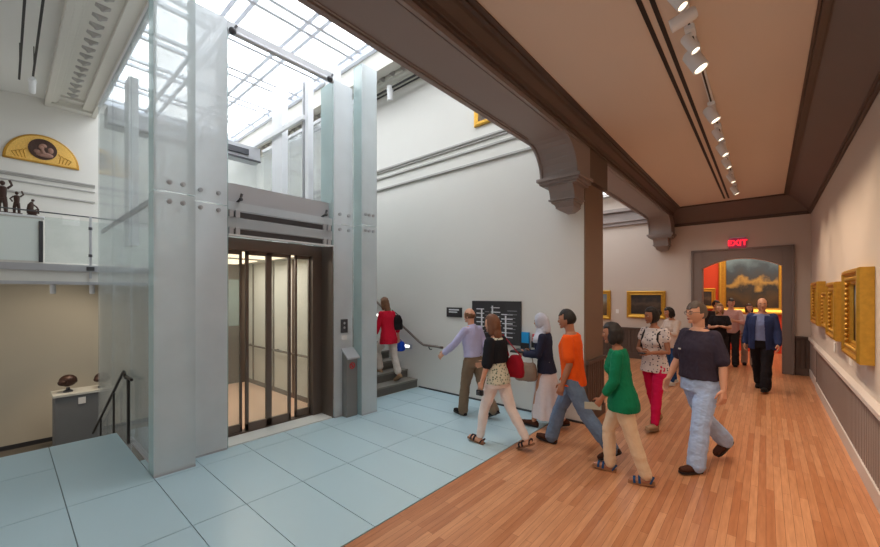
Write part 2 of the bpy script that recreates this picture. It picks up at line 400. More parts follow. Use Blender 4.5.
# ------------------------------------------------------------------ beam with corbels
def arc(y0, z0, r, n=8):
    """quarter curve from the soffit (y0,z0) down to the corbel face (y0+r, z0-r)"""
    return [(y0 + r * math.sin(a), z0 - r * (1 - math.cos(a))) for a in [PI / 2 * i / n for i in range(n + 1)]]
ZB = 3.93
def beam(y0, y1):
    b = MB()
    b.box(XB0, XB1, y0, y1, ZB, ZB + 0.3)                       # body
    for x0, x1 in ((XB0, XB0 + 0.035), (XB1 - 0.035, XB1)):
        b.box(x0, x1, y0, y1 - 0.95, ZB - 0.02, ZB)
    b.box(XB0 + 0.05, XB0 + 0.065, y0, y1 - 0.95, ZB - 0.012, ZB).box(XB1 - 0.065, XB1 - 0.05, y0, y1 - 0.95, ZB - 0.012, ZB)
    b.box(XB0 - 0.03, XB0, y0, y1, ZB - 0.01, ZB + 0.07).box(XB0 - 0.05, XB0, y0, y1, ZB + 0.03, ZB + 0.07)
    # corbel
    r = 0.42; ya = y1 - 0.46 - r
    a = arc(ya, ZB, r)
    b.prism(a + [(y1, ZB - r), (y1, ZB)], 'X', XB0 + 0.035, XB1 - 0.035)
    for x0, x1 in ((XB0, XB0 + 0.035), (XB1 - 0.035, XB1)):
        a2 = arc(ya, ZB - 0.02, r)
        b.prism([(p[0] - 0.02, p[1]) for p in a2] + [(y1, ZB - r - 0.02), (y1, ZB)], 'X', x0, x1)
    zt = ZB - r
    f = y1 - 0.46
    for (ins, fy, za, zb) in ((-0.045, f - 0.05, zt - 0.045, zt), (-0.015, f - 0.02, zt - 0.085, zt - 0.045), (0.02, f + 0.01, zt - 0.11, zt - 0.085)):
        b.box(XB0 + ins, XB1 - ins, fy, y1, za, zb)
    b.prism([(f + 0.04, zt - 0.11), (f + 0.09, zt - 0.19), (f + 0.12, zt - 0.28), (y1, zt - 0.28), (y1, zt - 0.11)], 'X', XB0 + 0.09, XB1 - 0.09)
    for (ins, fy, za, zb) in ((0.075, f + 0.09, zt - 0.305, zt - 0.28), (0.105, f + 0.12, zt - 0.335, zt - 0.305)):
        b.box(XB0 + ins, XB1 - ins, fy, y1, za, zb)
    # tapering pendant tip
    rings = []
    for z, hx, fy in ((zt - 0.335, 0.145, f + 0.15), (zt - 0.38, 0.13, f + 0.2), (zt - 0.39, 0.14, f + 0.2), (zt - 0.42, 0.10, f + 0.27), (zt - 0.45, 0.05, f + 0.35)):
        cx = (XB0 + XB1) / 2
        rings.append([(cx - hx, fy, z), (cx + hx, fy, z), (cx + hx, y1, z), (cx - hx, y1, z)])
    b.loft(rings)
    return b
struct(beam(-4, YS).build('trim_7', M['trim'], bevel=0.005), 'taupe panelled beam ending in a carved corbel at the pier', 'beam')
struct(beam(YS2, YF).build('trim_8', M['trim'], bevel=0.005), 'taupe panelled beam ending in a corbel at the end wall', 'beam')
# cornice along the beam on the gallery side
c = MB()
c.box(XB1, XB1 + 0.03, -4, YF, ZB + 0.03, ZC)
c.prism([(XB1 + 0.03, ZB + 0.06), (XB1 + 0.05, ZB + 0.06), (XB1 + 0.06, ZB + 0.10), (XB1 + 0.12, ZB + 0.15), (XB1 + 0.13, ZB + 0.18), (XB1 + 0.17, ZB + 0.18), (XB1 + 0.17, ZC), (XB1 + 0.03, ZC)], 'Y', -4, YF - CW - 0.1)
c.box(XB1 + 0.16, XB1 + 0.21, -4, YF - CW - 0.1, ZC - 0.02, ZC)
c.box(XB0 + 0.02, XB1, YS, YS2, ZB - 0.42, ZC)
struct(c.build('trim_9', M['trim_dark'], bevel=0.004), 'dark brown cornice along the beam', 'trim')

# stair wall and pier
struct(MB().box(XW, -1.99, YS, YS2, ZLOW, 3.52).box(XW, -2.3, YS, YS2, 3.52, 6.45).build('wall_stair', M['hall_wall']), 'grey white stair wall ending in the pier', 'wall')
struct(MB().box(-1.99, -1.97, YS + 0.0, YS2, 0, 3.52).build('trim_18', mat('brown_pier_face', rgb(128, 106, 90), 0.85)), 'tan end face of the pier', 'pier')  # thin end face, browner and darker than the rest of the stair wall
m = MB(); beadboard(m, 'Y', -1.97, 0.03, YS + 0.02, YS2 - 0.02, 0.15, 0.86); m.box(-1.97, -1.92, YS, YS2, 0.86, 0.91).box(-1.97, -1.93, YS, YS2, 0, 0.15)
struct(m.build('trim_10', M['dado_dark']), 'dark beadboard at the foot of the pier', 'trim')
m = MB()
for z0, z1, dy in ((4.59, 4.63, 0.05), (4.55, 4.59, 0.03), (4.42, 4.46, 0.035), (4.17, 4.21, 0.04)):
    m.box(XW, -2.5, YS - dy, YS, z0, z1)
struct(m.build('trim_11', M['cornice_dark'], bevel=0.006), 'grey string courses on the stair wall', 'trim')
struct(MB().box(-5.3, -1.97, YS - 0.012, YS, 0, 0.03).build('baseboard_stair', M['steel_dark']))
# wall over the beam, hall side
struct(MB().box(-2.36, -2.2, -4, YS, ZB + 0.3, 6.8).build('wall_east', M['hall_wall']))

# side bay beyond the stair wall
struct(MB().box(-5.2, -5.0, YS2, YF + 0.2, 0, 4.9).build('wall_bay', M['hall_wall']))
struct(MB().box(-5.0, -2.3, YF - 0.10, YF, 3.9, 4.0).box(-5.0, -2.3, YF - 0.16, YF, 4.0, 4.06).box(-5, -2.3, YF - 0.08, YF, 4.06, 4.3).box(-5, -2.3, YF - 0.2, YF, 4.3, 4.4).build('trim_12', M['trim'], bevel=0.01), 'taupe cornice of the side bay', 'trim')
struct(MB().box(-5.2, -2.2, YS2, YF + 0.2, 4.85, 4.95).build('ceiling', M['hall_ceil']))
wi = MB().box(-4.9, -2.6, YS2 + 0.4, YF - 0.5, 4.80, 4.83).use(1)
for k in range(6):
    y = YS2 + 0.4 + k * 1.0; wi.box(-4.9, -2.6, y, y + 0.06, 4.76, 4.80)
for x in (-4.9, -4.1, -3.35, -2.66): wi.box(x, x + 0.06, YS2 + 0.4, YF - 0.5, 4.76, 4.80)
struct(wi.build('window_2', [M['bay_pane'], M['white_metal']]), 'bright laylight over the side bay', 'skylight')

# ------------------------------------------------------------------ hall shell
struct(MB().box(XW - 0.2, XW, -4, YS, 2.1, 6.9).build('wall_west', M['hall_wall']), 'grey white west wall of the hall', 'wall')
struct(MB().box(XW - 0.2, XW, -4, YS, ZLOW, 2.1).build('wall_west_lower', M['low_wall']), 'taupe lower west wall below the balcony', 'wall')
struct(MB().box(XW, XW + 0.02, -4, YS, ZLOW, ZLOW + 0.1).build('baseboard_west', M['steel_dark']))
m = MB()
for z0, z1, dx in ((4.58, 4.62, 0.05), (4.54, 4.58, 0.03), (4.42, 4.45, 0.035), (4.16, 4.20, 0.04)):
    m.box(XW, XW + dx, -4, 1.5, z0, z1)
struct(m.build('trim_13', M['cornice_dark'], bevel=0.006), 'thin string courses on the west wall', 'trim')
# coved ceiling south of the skylight
prof = []
for i in range(13):
    t = i / 12; y = -4 + 4.62 * t
    prof.append((y, 4.3 + 2.15 * math.sin(t * PI / 2)))
m = MB().prism(prof + [(0.62, 6.6), (-4, 6.6)], 'X', XW, -2.3)
struct(m.build('ceiling', M['hall_ceil'], smooth=True), 'pale coved ceiling beside the skylight', 'ceiling')
# deep cornice with modillions on both sides of the skylight
def cornice(y0, y1, s):
    """y0 outer, y1 inner (skylight side)"""
    b = MB()
    lo, hi = min(y0, y1), max(y0, y1)
    b.box(XW, -2.4, lo + 0.008, hi - 0.008, 6.44, 6.9)
    b.box(XW, -2.4, *sorted((y0, y0 + s * 0.10)), 6.30, 6.46).box(XW, -2.4, *sorted((y0 + s * 0.10, y0 + s * 0.18)), 6.34, 6.46)
    b.box(XW, -2.4, *sorted((y0 + s * 0.18, y0 + s * 0.22)), 6.38, 6.46)
    b.box(XW, -2.4, *sorted((y1 - s * 0.28, y1 - s * 0.004)), 6.36, 6.455).box(XW, -2.4, *sorted((y1 - s * 0.10, y1)), 6.30, 6.46)
    b.box(XW, XW + 0.25, lo + 0.02, hi - 0.02, 6.31, 6.45).box(XW + 0.55, XW + 0.62, lo + 0.02, hi - 0.02, 6.38, 6.45)
    b.use(1)
    ya, yb = y0 + s * 0.26, y1 - s * 0.36
    for k in range(30):
        x = XW + 0.72 + k * 0.31
        if x > -2.7: break
        q = sorted((ya, yb)); cy = (q[0] + q[1]) / 2
        b.loft([[(x + .03, q[0] + 0.05, 6.44), (x + 0.14, q[0] + 0.05, 6.44), (x + 0.14, q[1] - .03, 6.44), (x + .03, q[1] - .03, 6.44)],
                [(x + 0.05, q[0] + 0.12, 6.39), (x + 0.12, q[0] + 0.12, 6.39), (x + 0.12, q[1] - 0.10, 6.39), (x + 0.05, q[1] - 0.10, 6.39)],
                [(x + 0.07, cy - 0.02, 6.36), (x + 0.1, cy - 0.02, 6.36), (x + 0.1, cy + 0.02, 6.36), (x + 0.07, cy + 0.02, 6.36)]])
    return b
struct(cornice(0.62, 1.52, 1).build('trim_14', [M['cornice'], M['cornice_dark']], bevel=0.008), 'deep pale cornice with modillions along the skylight', 'cornice')
struct(cornice(YS - 0.02, 4.84, -1).build('trim_15', [M['cornice'], M['cornice_dark']], bevel=0.008), 'pale cornice between skylight and stair wall', 'cornice')
# skylight
wi = MB().box(XW, -2.4, 1.52, 4.84, 6.84, 6.88).use(1)
SX0, SX1, SY0, SY1 = XW + 0.1, -2.6, 1.55, 4.80
nx, ny = 8, 3
for k in range(nx + 1):
    x = SX0 + (SX1 - SX0) * k / nx
    for o in (-0.14, 0.14):
        wi.box(x + o - 0.038, x + o + 0.038, SY0 + 0.03, SY1 - 0.03, 6.775, 6.838)
for k in range(ny + 1):
    y = SY0 + (SY1 - SY0) * k / ny
    for o in (-0.12, 0.12):
        if SY0 - 0.01 <= y + o <= SY1 + 0.01:
            wi.box(SX0, SX1, y + o - 0.038, y + o + 0.038, 6.78, 6.84)
wi.box(SX0 - 0.1, SX0, SY0, SY1, 6.7, 6.84).box(SX0, SX1, 1.52, 1.60, 6.7, 6.84).box(SX0, SX1, 4.76, 4.84, 6.7, 6.84)
struct(wi.build('window_1', [M['sky_pane'], M['laybar']]), 'long white gridded skylight above the glass lift shaft', 'skylight')

# balcony
struct(MB().box(XW, -10.62, -4, YS, 2.12, 2.44).use(1).box(-10.66, -10.58, -4, YS, 2.34, 2.47).box(-10.64, -10.6, -4, YS, 2.07, 2.13).build('floor_balcony', [M['hall_wall'], M['steel']]), 'upper balcony floor with a steel edge', 'balcony')

# ------------------------------------------------------------------ lights
def area(name, loc, rot, sx, sy, power, col):
    l = D.lights.new(name, 'AREA'); l.shape = 'RECTANGLE'; l.size = sx; l.size_y = sy; l.energy = power; l.color = col
    o = D.objects.new(name, l); COL.objects.link(o); o.location = loc; o.rotation_euler = rot
    return o
def spot(name, loc, target, power, col, size=60, blend=0.6, r=0.04):
    l = D.lights.new(name, 'SPOT'); l.energy = power; l.color = col; l.spot_size = math.radians(size); l.spot_blend = blend; l.shadow_soft_size = r
    o = D.objects.new(name, l); COL.objects.link(o); o.location = loc
    o.rotation_euler = (Vector(target) - Vector(loc)).to_track_quat('-Z', 'Y').to_euler()
    return o
wd = D.worlds.new('world'); S.world = wd; wd.use_nodes = True
wd.node_tree.nodes['Background'].inputs[0].default_value = (1.0, 0.95, 0.9, 1)
wd.node_tree.nodes['Background'].inputs[1].default_value = 0.5
GAL_W = 55
WASH_W = 34
# ------------------------------------------------------------------ glass lift shaft
sh = thing('elevator_shaft', 'free standing lift shaft of milky frosted glass panels with steel fittings', 'elevator', (-4.95, 2.5, 0))
OFF = Vector((-4.95, 2.5, 0))
def part(mb, name, mats, root, label=None, smooth=False, bevel=0.0, off=None):
    """mb is in world coordinates; make it local to the root"""
    o = off if off is not None else Vector(root.location)
    if root.parent: o = o + Vector(root.parent.location)
    mb.v = [(x - o.x, y - o.y, z - o.z) for x, y, z in mb.v]
    r = mb.build(name, mats, root, smooth, bevel)
    if label: r['label'] = label
    return r
T = 0.018
def sheet_x(x, y0, y1, z0, z1): return MB().box(x - T, x, y0, y1, z0, z1)
def sheet_y(y, x0, x1, z0, z1): return MB().box(x0, x1, y, y + T, z0, z1)
ZJ = 2.95
for (ya, yb, s) in ((1.0, 1.37, 1), (3.62, 3.91, -1)):
    for z0, z1 in ((0.0, ZJ - 0.006), (ZJ + 0.006, 5.45)):
        part(sheet_x(-4.72, ya, yb, z0, z1), 'glass_panel', M['glass'], sh)
        part(sheet_y(ya, -4.94, -4.74, z0, z1), 'glass_panel', M['glass_green'], sh)
        part(sheet_y(yb - T, -4.94, -4.74, z0, z1), 'glass_panel', M['glass_green'], sh)
for (ya, yb, zt) in ((1.39, 1.77, 5.22), (3.27, 3.60, 5.12)):
    for z0, z1 in ((0.0, ZJ - 0.006), (ZJ + 0.006, zt)):
        part(sheet_x(-4.94, ya, yb, z0, z1), 'glass_panel', M['glass_white'], sh)
# jamb returns into the door recess and corner posts behind the glass
part(sheet_y(1.77, -5.28, -4.96, 0, 5.1), 'glass_panel', M['glass_green'], sh)
part(sheet_y(3.25, -5.28, -4.96, 2.62, 5.1), 'glass_panel', M['glass_green'], sh)
part(MB().box(-5.27, -4.965, 3.25, 3.268, 0, 2.61), 'jamb_panel', M['bronze'], sh, 'bronze jamb panel')
for xa, xb, zl in ((-4.96, -6.16, 0.0), (-6.17, -7.42, -1.55), (-7.43, -8.69, -1.55)):
    for z0, z1 in ((zl, ZJ - 0.006), (ZJ + 0.006, 5.1)):
        part(sheet_y(1.06, xb, xa, z0, z1), 'glass_panel', M['glass_clear'], sh)
        part(sheet_y(3.86, xb, xa, z0 if zl == 0 else 0.0, z1), 'glass_panel', M['glass_clear'], sh)
for z0, z1 in ((-1.55, ZJ - 0.006), (ZJ + 0.006, 5.0)):
    part(sheet_x(-8.69, 1.08, 3.86, z0, z1), 'glass_panel', M['glass_clear'], sh)
for y in (1.055, 3.855):
    part(MB().box(-8.69, -4.96, y, y + 0.035, 5.1, 5.16), 'top_rail', M['white_metal'], sh)
part(MB().box(-8.66, -4.98, 1.09, 1.12, ZJ - 0.03, ZJ + 0.03), 'joint_rail', M['steel'], sh)
part(MB().box(-8.6, -6.2, 3.45, 3.50, 4.98, 5.06), 'inner_rail', M['white_metal'], sh)
# white columns, guide rail
part(MB().box(-7.47, -7.05, 3.5, 3.62, 2.6, 5.95), 'column', M['white_col'], sh, bevel=0.004)
part(MB().box(-6.24, -6.12, 3.52, 3.62, 2.6, 5.7).use(1).box(-6.30, -6.27, 3.5, 3.56, 2.6, 5.7), 'column', [M['white_col'], M['steel']], sh, bevel=0.004)
part(MB().box(-5.53, -5.28, 3.48, 3.62, 2.6, 5.6), 'column', M['white_col'], sh, bevel=0.004)
part(MB().box(-7.4, -7.1, 1.2, 1.32, 2.6, 5.1), 'column', M['white_col'], sh, bevel=0.004)
part(MB().box(-8.4, -8.1, 1.1, 3.55, 4.66, 4.95).use(1).box(-8.09, -8.05, 2.4, 3.3, 4.74, 4.86).box(-8.09, -8.07, 1.1, 3.55, 4.64, 4.68), 'rear_beam', [M['steel'], M['steel_dark']], sh, bevel=0.005)
# head of the opening
part(MB().box(-5.10, -5.06, 1.79, 3.26, 2.62, 3.27), 'header_panel', M['steel'], sh, 'brushed steel header over the lift doors')
for z0, z1 in ((2.92, 3.02), (2.70, 2.83)):
    part(MB().box(-4.99, -4.97, 1.79, 3.26, z0, z1), 'glass_louvre', M['glass'], sh)
for z0, z1 in ((2.84, 2.905), (2.625, 2.69)):
    b = MB().box(-5.06, -4.985, 1.79, 3.26, z0, z1)
    part(b, 'clamp_rail', M['steel_dark'], sh)
    for y in (1.80, 3.10):
        b = MB().box(-5.0, -4.955, y, y + 0.05, z0 - 0.01, z1 + 0.015).box(-5.0, -4.955, y + 0.075, y + 0.125, z0 - 0.01, z1 + 0.015)
        part(b, 'clamp', M['steel'], sh, bevel=0.004)
part(MB().box(-5.06, -4.95, 1.79, 3.26, 2.60, 2.618), 'drip_lip', M['white_metal'], sh)
# hooks on the header
for y in (1.93, 3.13):
    part(MB().tube([(-5.06, y, 3.04), (-4.96, y, 3.06), (-4.94, y + 0.01, 3.13)], 0.016, 8).blob((-4.945, y, 3.06), (0.025, 0.025, 0.025), 8, 6), 'spider_fitting', M['steel_dark'], sh, smooth=True)
# hoist bar across the top
part(MB().tube([(-4.97, 1.78, 5.10), (-4.97, 3.26, 5.10)], 0.034, 10).box(-4.99, -4.965, 1.78, 3.26, 5.13, 5.22), 'cross_bar', [M['steel'], M['glass']], sh, smooth=True)
for y in (1.83, 3.19):
    part(MB().blob((-4.94, y, 5.10), (0.045, 0.045, 0.045), 12, 8).tube([(-4.94, y, 5.10), (-4.94, y + 0.05, 5.19)], 0.014, 8), 'spider_fitting', M['steel_dark'], sh, smooth=True)
# disc fittings on the piers
def disc(x, y, z):
    part(MB().tube([(x, y, z), (x + 0.025, y, z)], 0.024, 12).tube([(x + 0.02, y, z), (x + 0.035, y, z)], 0.014, 10), 'disc_fitting', M['steel'], sh, smooth=True)
for y in (1.13, 1.25):
    disc(-4.72, y, 3.05); disc(-4.72, y, 2.85)
for y in (1.48, 1.67):
    disc(-4.94, y, 3.08); disc(-4.94, y, 2.88)
for y in (3.36, 3.52):
    disc(-4.94, y, 3.10); disc(-4.94, y, 2.87)
for y in (3.68, 3.75, 3.83):
    disc(-4.72, y, 3.12); disc(-4.72, y, 2.87)
for y in (1.08, 1.29): disc(-4.72, y, 5.3)
# foot channels
for x, ya, yb in ((-4.72, 1.0, 1.37), (-4.94, 1.39, 1.77), (-4.94, 3.27, 3.60), (-4.72, 3.62, 3.91)):
    part(MB().box(x - 0.04, x + 0.008, ya, yb, 0, 0.02), 'foot_channel', M['steel'], sh)
part(MB().box(-6.3, -4.74, 1.05, 1.10, 0, 0.02), 'foot_channel', M['steel'], sh)
part(MB().box(-5.28, -4.97, 1.79, 3.25, 0.0, 0.018), 'threshold', M['sill'], sh, 'pale stone threshold')
# door surround and sliding leaves
part(MB().box(-5.42, -5.26, 1.70, 3.45, 2.46, 2.62).box(-5.42, -5.26, 1.70, 1.80, 0, 2.46).box(-5.42, -5.26, 3.10, 3.40, 0, 2.46).box(-5.40, -5.30, 1.8, 3.1, 0, 0.03), 'door_surround', M['bronze'], sh, 'bronze door surround', bevel=0.004)
def leaf(x, ya, yb, fw=0.028):
    z0, z1 = 0.03, 2.46
    f = part(MB().box(x - 0.02, x + 0.02, ya, ya + fw, z0, z1).box(x - 0.02, x + 0.02, yb - fw, yb, z0, z1)
             .box(x - 0.02, x + 0.02, ya, yb, z0, z0 + 0.10).box(x - 0.02, x + 0.02, ya, yb, z1 - 0.05, z1), 'door_leaf', M['bronze'], sh, 'bronze framed glass sliding leaf', bevel=0.003)
    part(MB().box(x - 0.005, x + 0.005, ya + fw, yb - fw, z0 + 0.1, z1 - 0.05), 'door_glass', M['glass_door'], f, off=Vector((0, 0, 0)))
leaf(-5.36, 1.80, 2.10); leaf(-5.32, 2.13, 2.445, 0.04); leaf(-5.32, 2.445, 2.77, 0.04); leaf(-5.36, 2.86, 3.11)
# call plate
part(MB().box(-4.939, -4.925, 3.38, 3.50, 1.28, 1.49).use(1).blob((-4.925, 3.44, 1.43), (0.006, 0.02, 0.02), 10, 6).blob((-4.925, 3.44, 1.36), (0.006, 0.02, 0.02), 10, 6), 'call_plate', [M['steel_dark'], M['steel']], sh, 'dark call button plate', bevel=0.002)
part(MB().box(-4.939, -4.932, 3.39, 3.49, 1.17, 1.24), 'notice', M['paper'], sh, 'small pale notice below the call plate')
# lift car
M['car_light'] = mat('soft_car_lamp', (1, 0.9, 0.8, 1), 0.5, emit=(1, 0.8, 0.55, 1), estr=1.2)
car = thing('elevator_car', 'lift car with pinkish floor and pale walls seen through the glass doors', 'elevator car', (-6.9, 2.6, 0))
part(MB().box(-8.4, -5.45, 1.7, 3.45, -0.1, 0.02), 'car_floor', M['car_floor'], car, 'pinkish stone floor')
b = MB().box(-8.4, -5.5, 3.40, 3.44, 0.02, 2.5)
w1 = part(b, 'side_wall', M['car_wall'], car)
part(MB().box(-8.4, -5.5, 1.70, 1.74, 0.02, 2.5), 'side_wall', M['car_wall'], car)
b = MB().use(0)
for x in (-8.1, -7.2, -6.45, -5.75): b.box(x, x + 0.05, 3.385, 3.40, 0.02, 2.5)
b.box(-8.4, -5.5, 3.38, 3.40, 0.02, 0.10)
part(b, 'panel_strip', M['bronze'], car)
part(MB().tube([(-8.3, 3.34, 0.82), (-5.6, 3.34, 0.82)], 0.02, 10).box(-8.2, -8.17, 3.34, 3.40, 0.80, 0.84).box(-5.75, -5.72, 3.34, 3.4, 0.80, 0.84).box(-7, -6.97, 3.34, 3.4, 0.80, 0.84), 'handrail', M['bronze'], car, smooth=True)
part(MB().box(-8.45, -8.40, 1.7, 3.44, 0.02, 2.5).box(-8.40, -8.36, 2.9, 3.02, 0.02, 2.5).box(-8.40, -8.36, 3.28, 3.40, 0.02, 2.5).box(-8.4, -8.36, 3.02, 3.28, 1.0, 1.2).box(-8.4, -8.36, 3.02, 3.28, 2.2, 2.5), 'rear_wall', M['bronze'], car)
part(MB().box(-8.39, -8.37, 3.03, 3.27, 1.22, 2.18), 'screen', M['glass_green'], car, 'pale framed display panel')
part(MB().box(-8.4, -5.45, 1.7, 3.44, 2.5, 2.58), 'car_ceiling', M['car_wall'], car)
part(MB().box(-8.2, -7.2, 2.2, 3.1, 2.485, 2.5).box(-6.7, -5.8, 2.2, 3.1, 2.485, 2.5), 'ceiling_light', M['car_light'], car)
area('car_lamp', (-6.8, 2.6, 2.44), (0, 0, 0), 2.2, 1.0, 20, (1, 0.92, 0.82))

# kiosk beside the right pier
k = thing('kiosk', 'slim grey steel call post with slanted top and red symbol beside the lift', 'kiosk', (-4.87, 3.5, 0))
part(MB().prism([(-4.93, 0), (-4.81, 0), (-4.81, 0.92), (-4.93, 1.0)], 'Y', 3.40, 3.60), 'post', M['post_grey'], k, bevel=0.006)
part(MB().prism([(-4.935, 1.02), (-4.76, 0.885), (-4.76, 0.91), (-4.935, 1.045)], 'Y', 3.385, 3.61), 'slanted_top', M['steel'], k, 'bright slanted top plate', bevel=0.003)
r1 = MB()
for i in range(20):
    a0, a1 = 2 * PI * i / 20, 2 * PI * (i + 1) / 20
    r1.prism([(3.50 + r * math.cos(a), 0.78 + r * math.sin(a)) for r, a in ((0.05, a0), (0.05, a1), (0.036, a1), (0.036, a0))], 'X', -4.812, -4.805)
r1.prism([(3.465, 0.805), (3.475, 0.815), (3.535, 0.755), (3.525, 0.745)], 'X', -4.812, -4.805)
r1.box(-4.812, -4.806, 3.49, 3.51, 0.76, 0.80)
part(r1, 'symbol', M['red_ink'], k, 'red circular symbol')

# ------------------------------------------------------------------ stairs up along the stair wall
st = thing('staircase', 'grey stone stairs rising left along the white wall', 'stairs', (-5.35, 4.8, 0))
RS, TR = 0.165, 0.285
b = MB()
for i in range(15):
    x = -5.35 - i * TR
    b.use(0).box(x - TR - 0.02, x + 0.015, 4.06, YS - 0.003, (i + 1) * RS - 0.035, (i + 1) * RS)
    b.use(1).box(x - TR, x, 4.06, YS - 0.003, i * RS - 0.02 if i else 0.0, (i + 1) * RS - 0.035)
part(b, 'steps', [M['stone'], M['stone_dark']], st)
hr = thing('handrail', 'bronze handrail bracketed to the white wall above the stairs', 'handrail', (-4.9, YS - 0.08, 0.87))
part(MB().tube([(-4.66, YS - 0.02, 0.86), (-4.66, YS - 0.08, 0.87), (-4.72, YS - 0.09, 0.88), (-5.08, YS - 0.09, 0.88), (-5.2, YS - 0.09, 0.93), (-6.5, YS - 0.09, 1.70), (-8.6, YS - 0.09, 2.92)], 0.024, 8), 'rail', M['bronze'], hr, smooth=True)
for x, z in ((-4.95, 0.86), (-6.0, 1.39), (-7.3, 2.15)):
    part(MB().tube([(x, YS - 0.09, z - 0.01), (x, YS - 0.05, z - 0.06), (x, YS - 0.003, z - 0.06)], 0.012, 8), 'bracket', M['steel_dark'], hr, smooth=True)
for i, (x, z, lab) in enumerate(((-5.62, 0.80, 'small lit wall lamp beside the red clad woman, lower on the stairs'), (-6.54, 1.41, 'small lit wall lamp higher up the stairs by the glass edge'))):
    s1 = thing('step_light', lab, 'wall light', (x, YS, z), 0, 'lamps along the stairs')
    part(MB().box(x - 0.15, x + 0.13, YS - 0.02, YS - 0.002, z - 0.045, z + 0.045), 'housing', M['steel'], s1, bevel=0.003)
    part(MB().box(x - 0.12, x + 0.06, YS - 0.026, YS - 0.02, z - 0.025, z + 0.025), 'lamp_face', M['step_glow'], s1)

# stairs down at the left with black railing
st = thing('staircase', 'stairs descending left from the glass platform to the lower hall', 'stairs', (-6.7, 0.2, -0.1))
b = MB()
for i in range(9):
    x = -6.67 - i * 0.29
    b.box(x - 0.29, x, -0.8, 1.0, ZLOW + 0.003, -(i + 1) * 0.168 - 0.02)
part(b, 'steps', M['stone'], st)
rl = thing('stair_railing', 'black metal railing sloping down beside the glass shaft', 'railing', (-6.02, 1.02, 0))
Y1 = 1.02
part(MB().tube([(-5.86, Y1, 0.83), (-6.16, Y1, 0.83), (-6.22, Y1, 0.80), (-6.30, Y1, 0.86), (-6.34, Y1, 0.87), (-8.9, Y1, -0.55)], 0.018, 8), 'rail', M['black_metal'], rl, smooth=True)
part(MB().box(-6.07, -6.03, Y1 - 0.015, Y1 + 0.015, 0, 0.82), 'post', M['black_metal'], rl, bevel=0.003)
for x in (-7.0, -8.1):
    zt = 0.87 - (abs(x) - 6.34) * (1.42 / 2.56)
    part(MB().box(x - 0.015, x + 0.015, Y1 - 0.015, Y1 + 0.01, zt - 0.9, zt - 0.02), 'post', M['black_metal'], rl, bevel=0.003)

# ------------------------------------------------------------------ balcony rail, display, sculptures
gr = thing('balcony_railing', 'glass guard with thin steel posts and top rod on the balcony edge', 'railing', (-10.6, 1.0, 2.47))
for ya, yb in ((-4, -2.2), (-2.18, -0.4), (0.52, 1.15), (1.2, 2.98), (3.0, 5.4)):
    part(MB().box(-10.625, -10.61, ya, yb, 2.5, 3.38), 'glass_pane', M['glass_door'], gr)
part(MB().tube([(-10.6, -4, 3.47), (-10.6, 5.45, 3.47)], 0.013, 8), 'top_rod', M['steel_dark'], gr, smooth=True)
for y in (-2.19, 1.17, 2.99):
    part(MB().box(-10.585, -10.565, y - 0.02, y + 0.02, 2.2, 3.47).use(1).box(-10.6, -10.56, y - 0.03, y + 0.03, 2.64, 2.70).box(-10.6, -10.56, y - 0.03, y + 0.03, 3.2, 3.26).box(-10.6, -10.55, y - 0.06, y + 0.06, 2.36, 2.44), 'post', [M['steel'], M['steel_dark']], gr, bevel=0.002)
M['pale_green'] = mat('pale_green_panel', rgb(226, 234, 230), 0.4)
dc = thing('display_plinth', 'pale green display plinth at the balcony edge', 'plinth', (-11.1, 0.05, 2.47))
part(MB().box(-11.35, -10.72, -0.9, 0.50, 2.47, 3.36), 'body', M['hall_wall'], dc, bevel=0.006)
part(MB().box(-11.37, -10.70, -0.92, 0.52, 3.36, 3.40), 'top_slab', M['white_metal'], dc, bevel=0.004)
part(MB().box(-10.718, -10.712, -0.88, 0.48, 2.52, 3.34), 'front_panel', M['pale_green'], dc)
part(MB().box(-10.699, -10.68, 0.44, 0.5, 2.50, 3.30), 'hinge_strip', M['steel_dark'], dc)
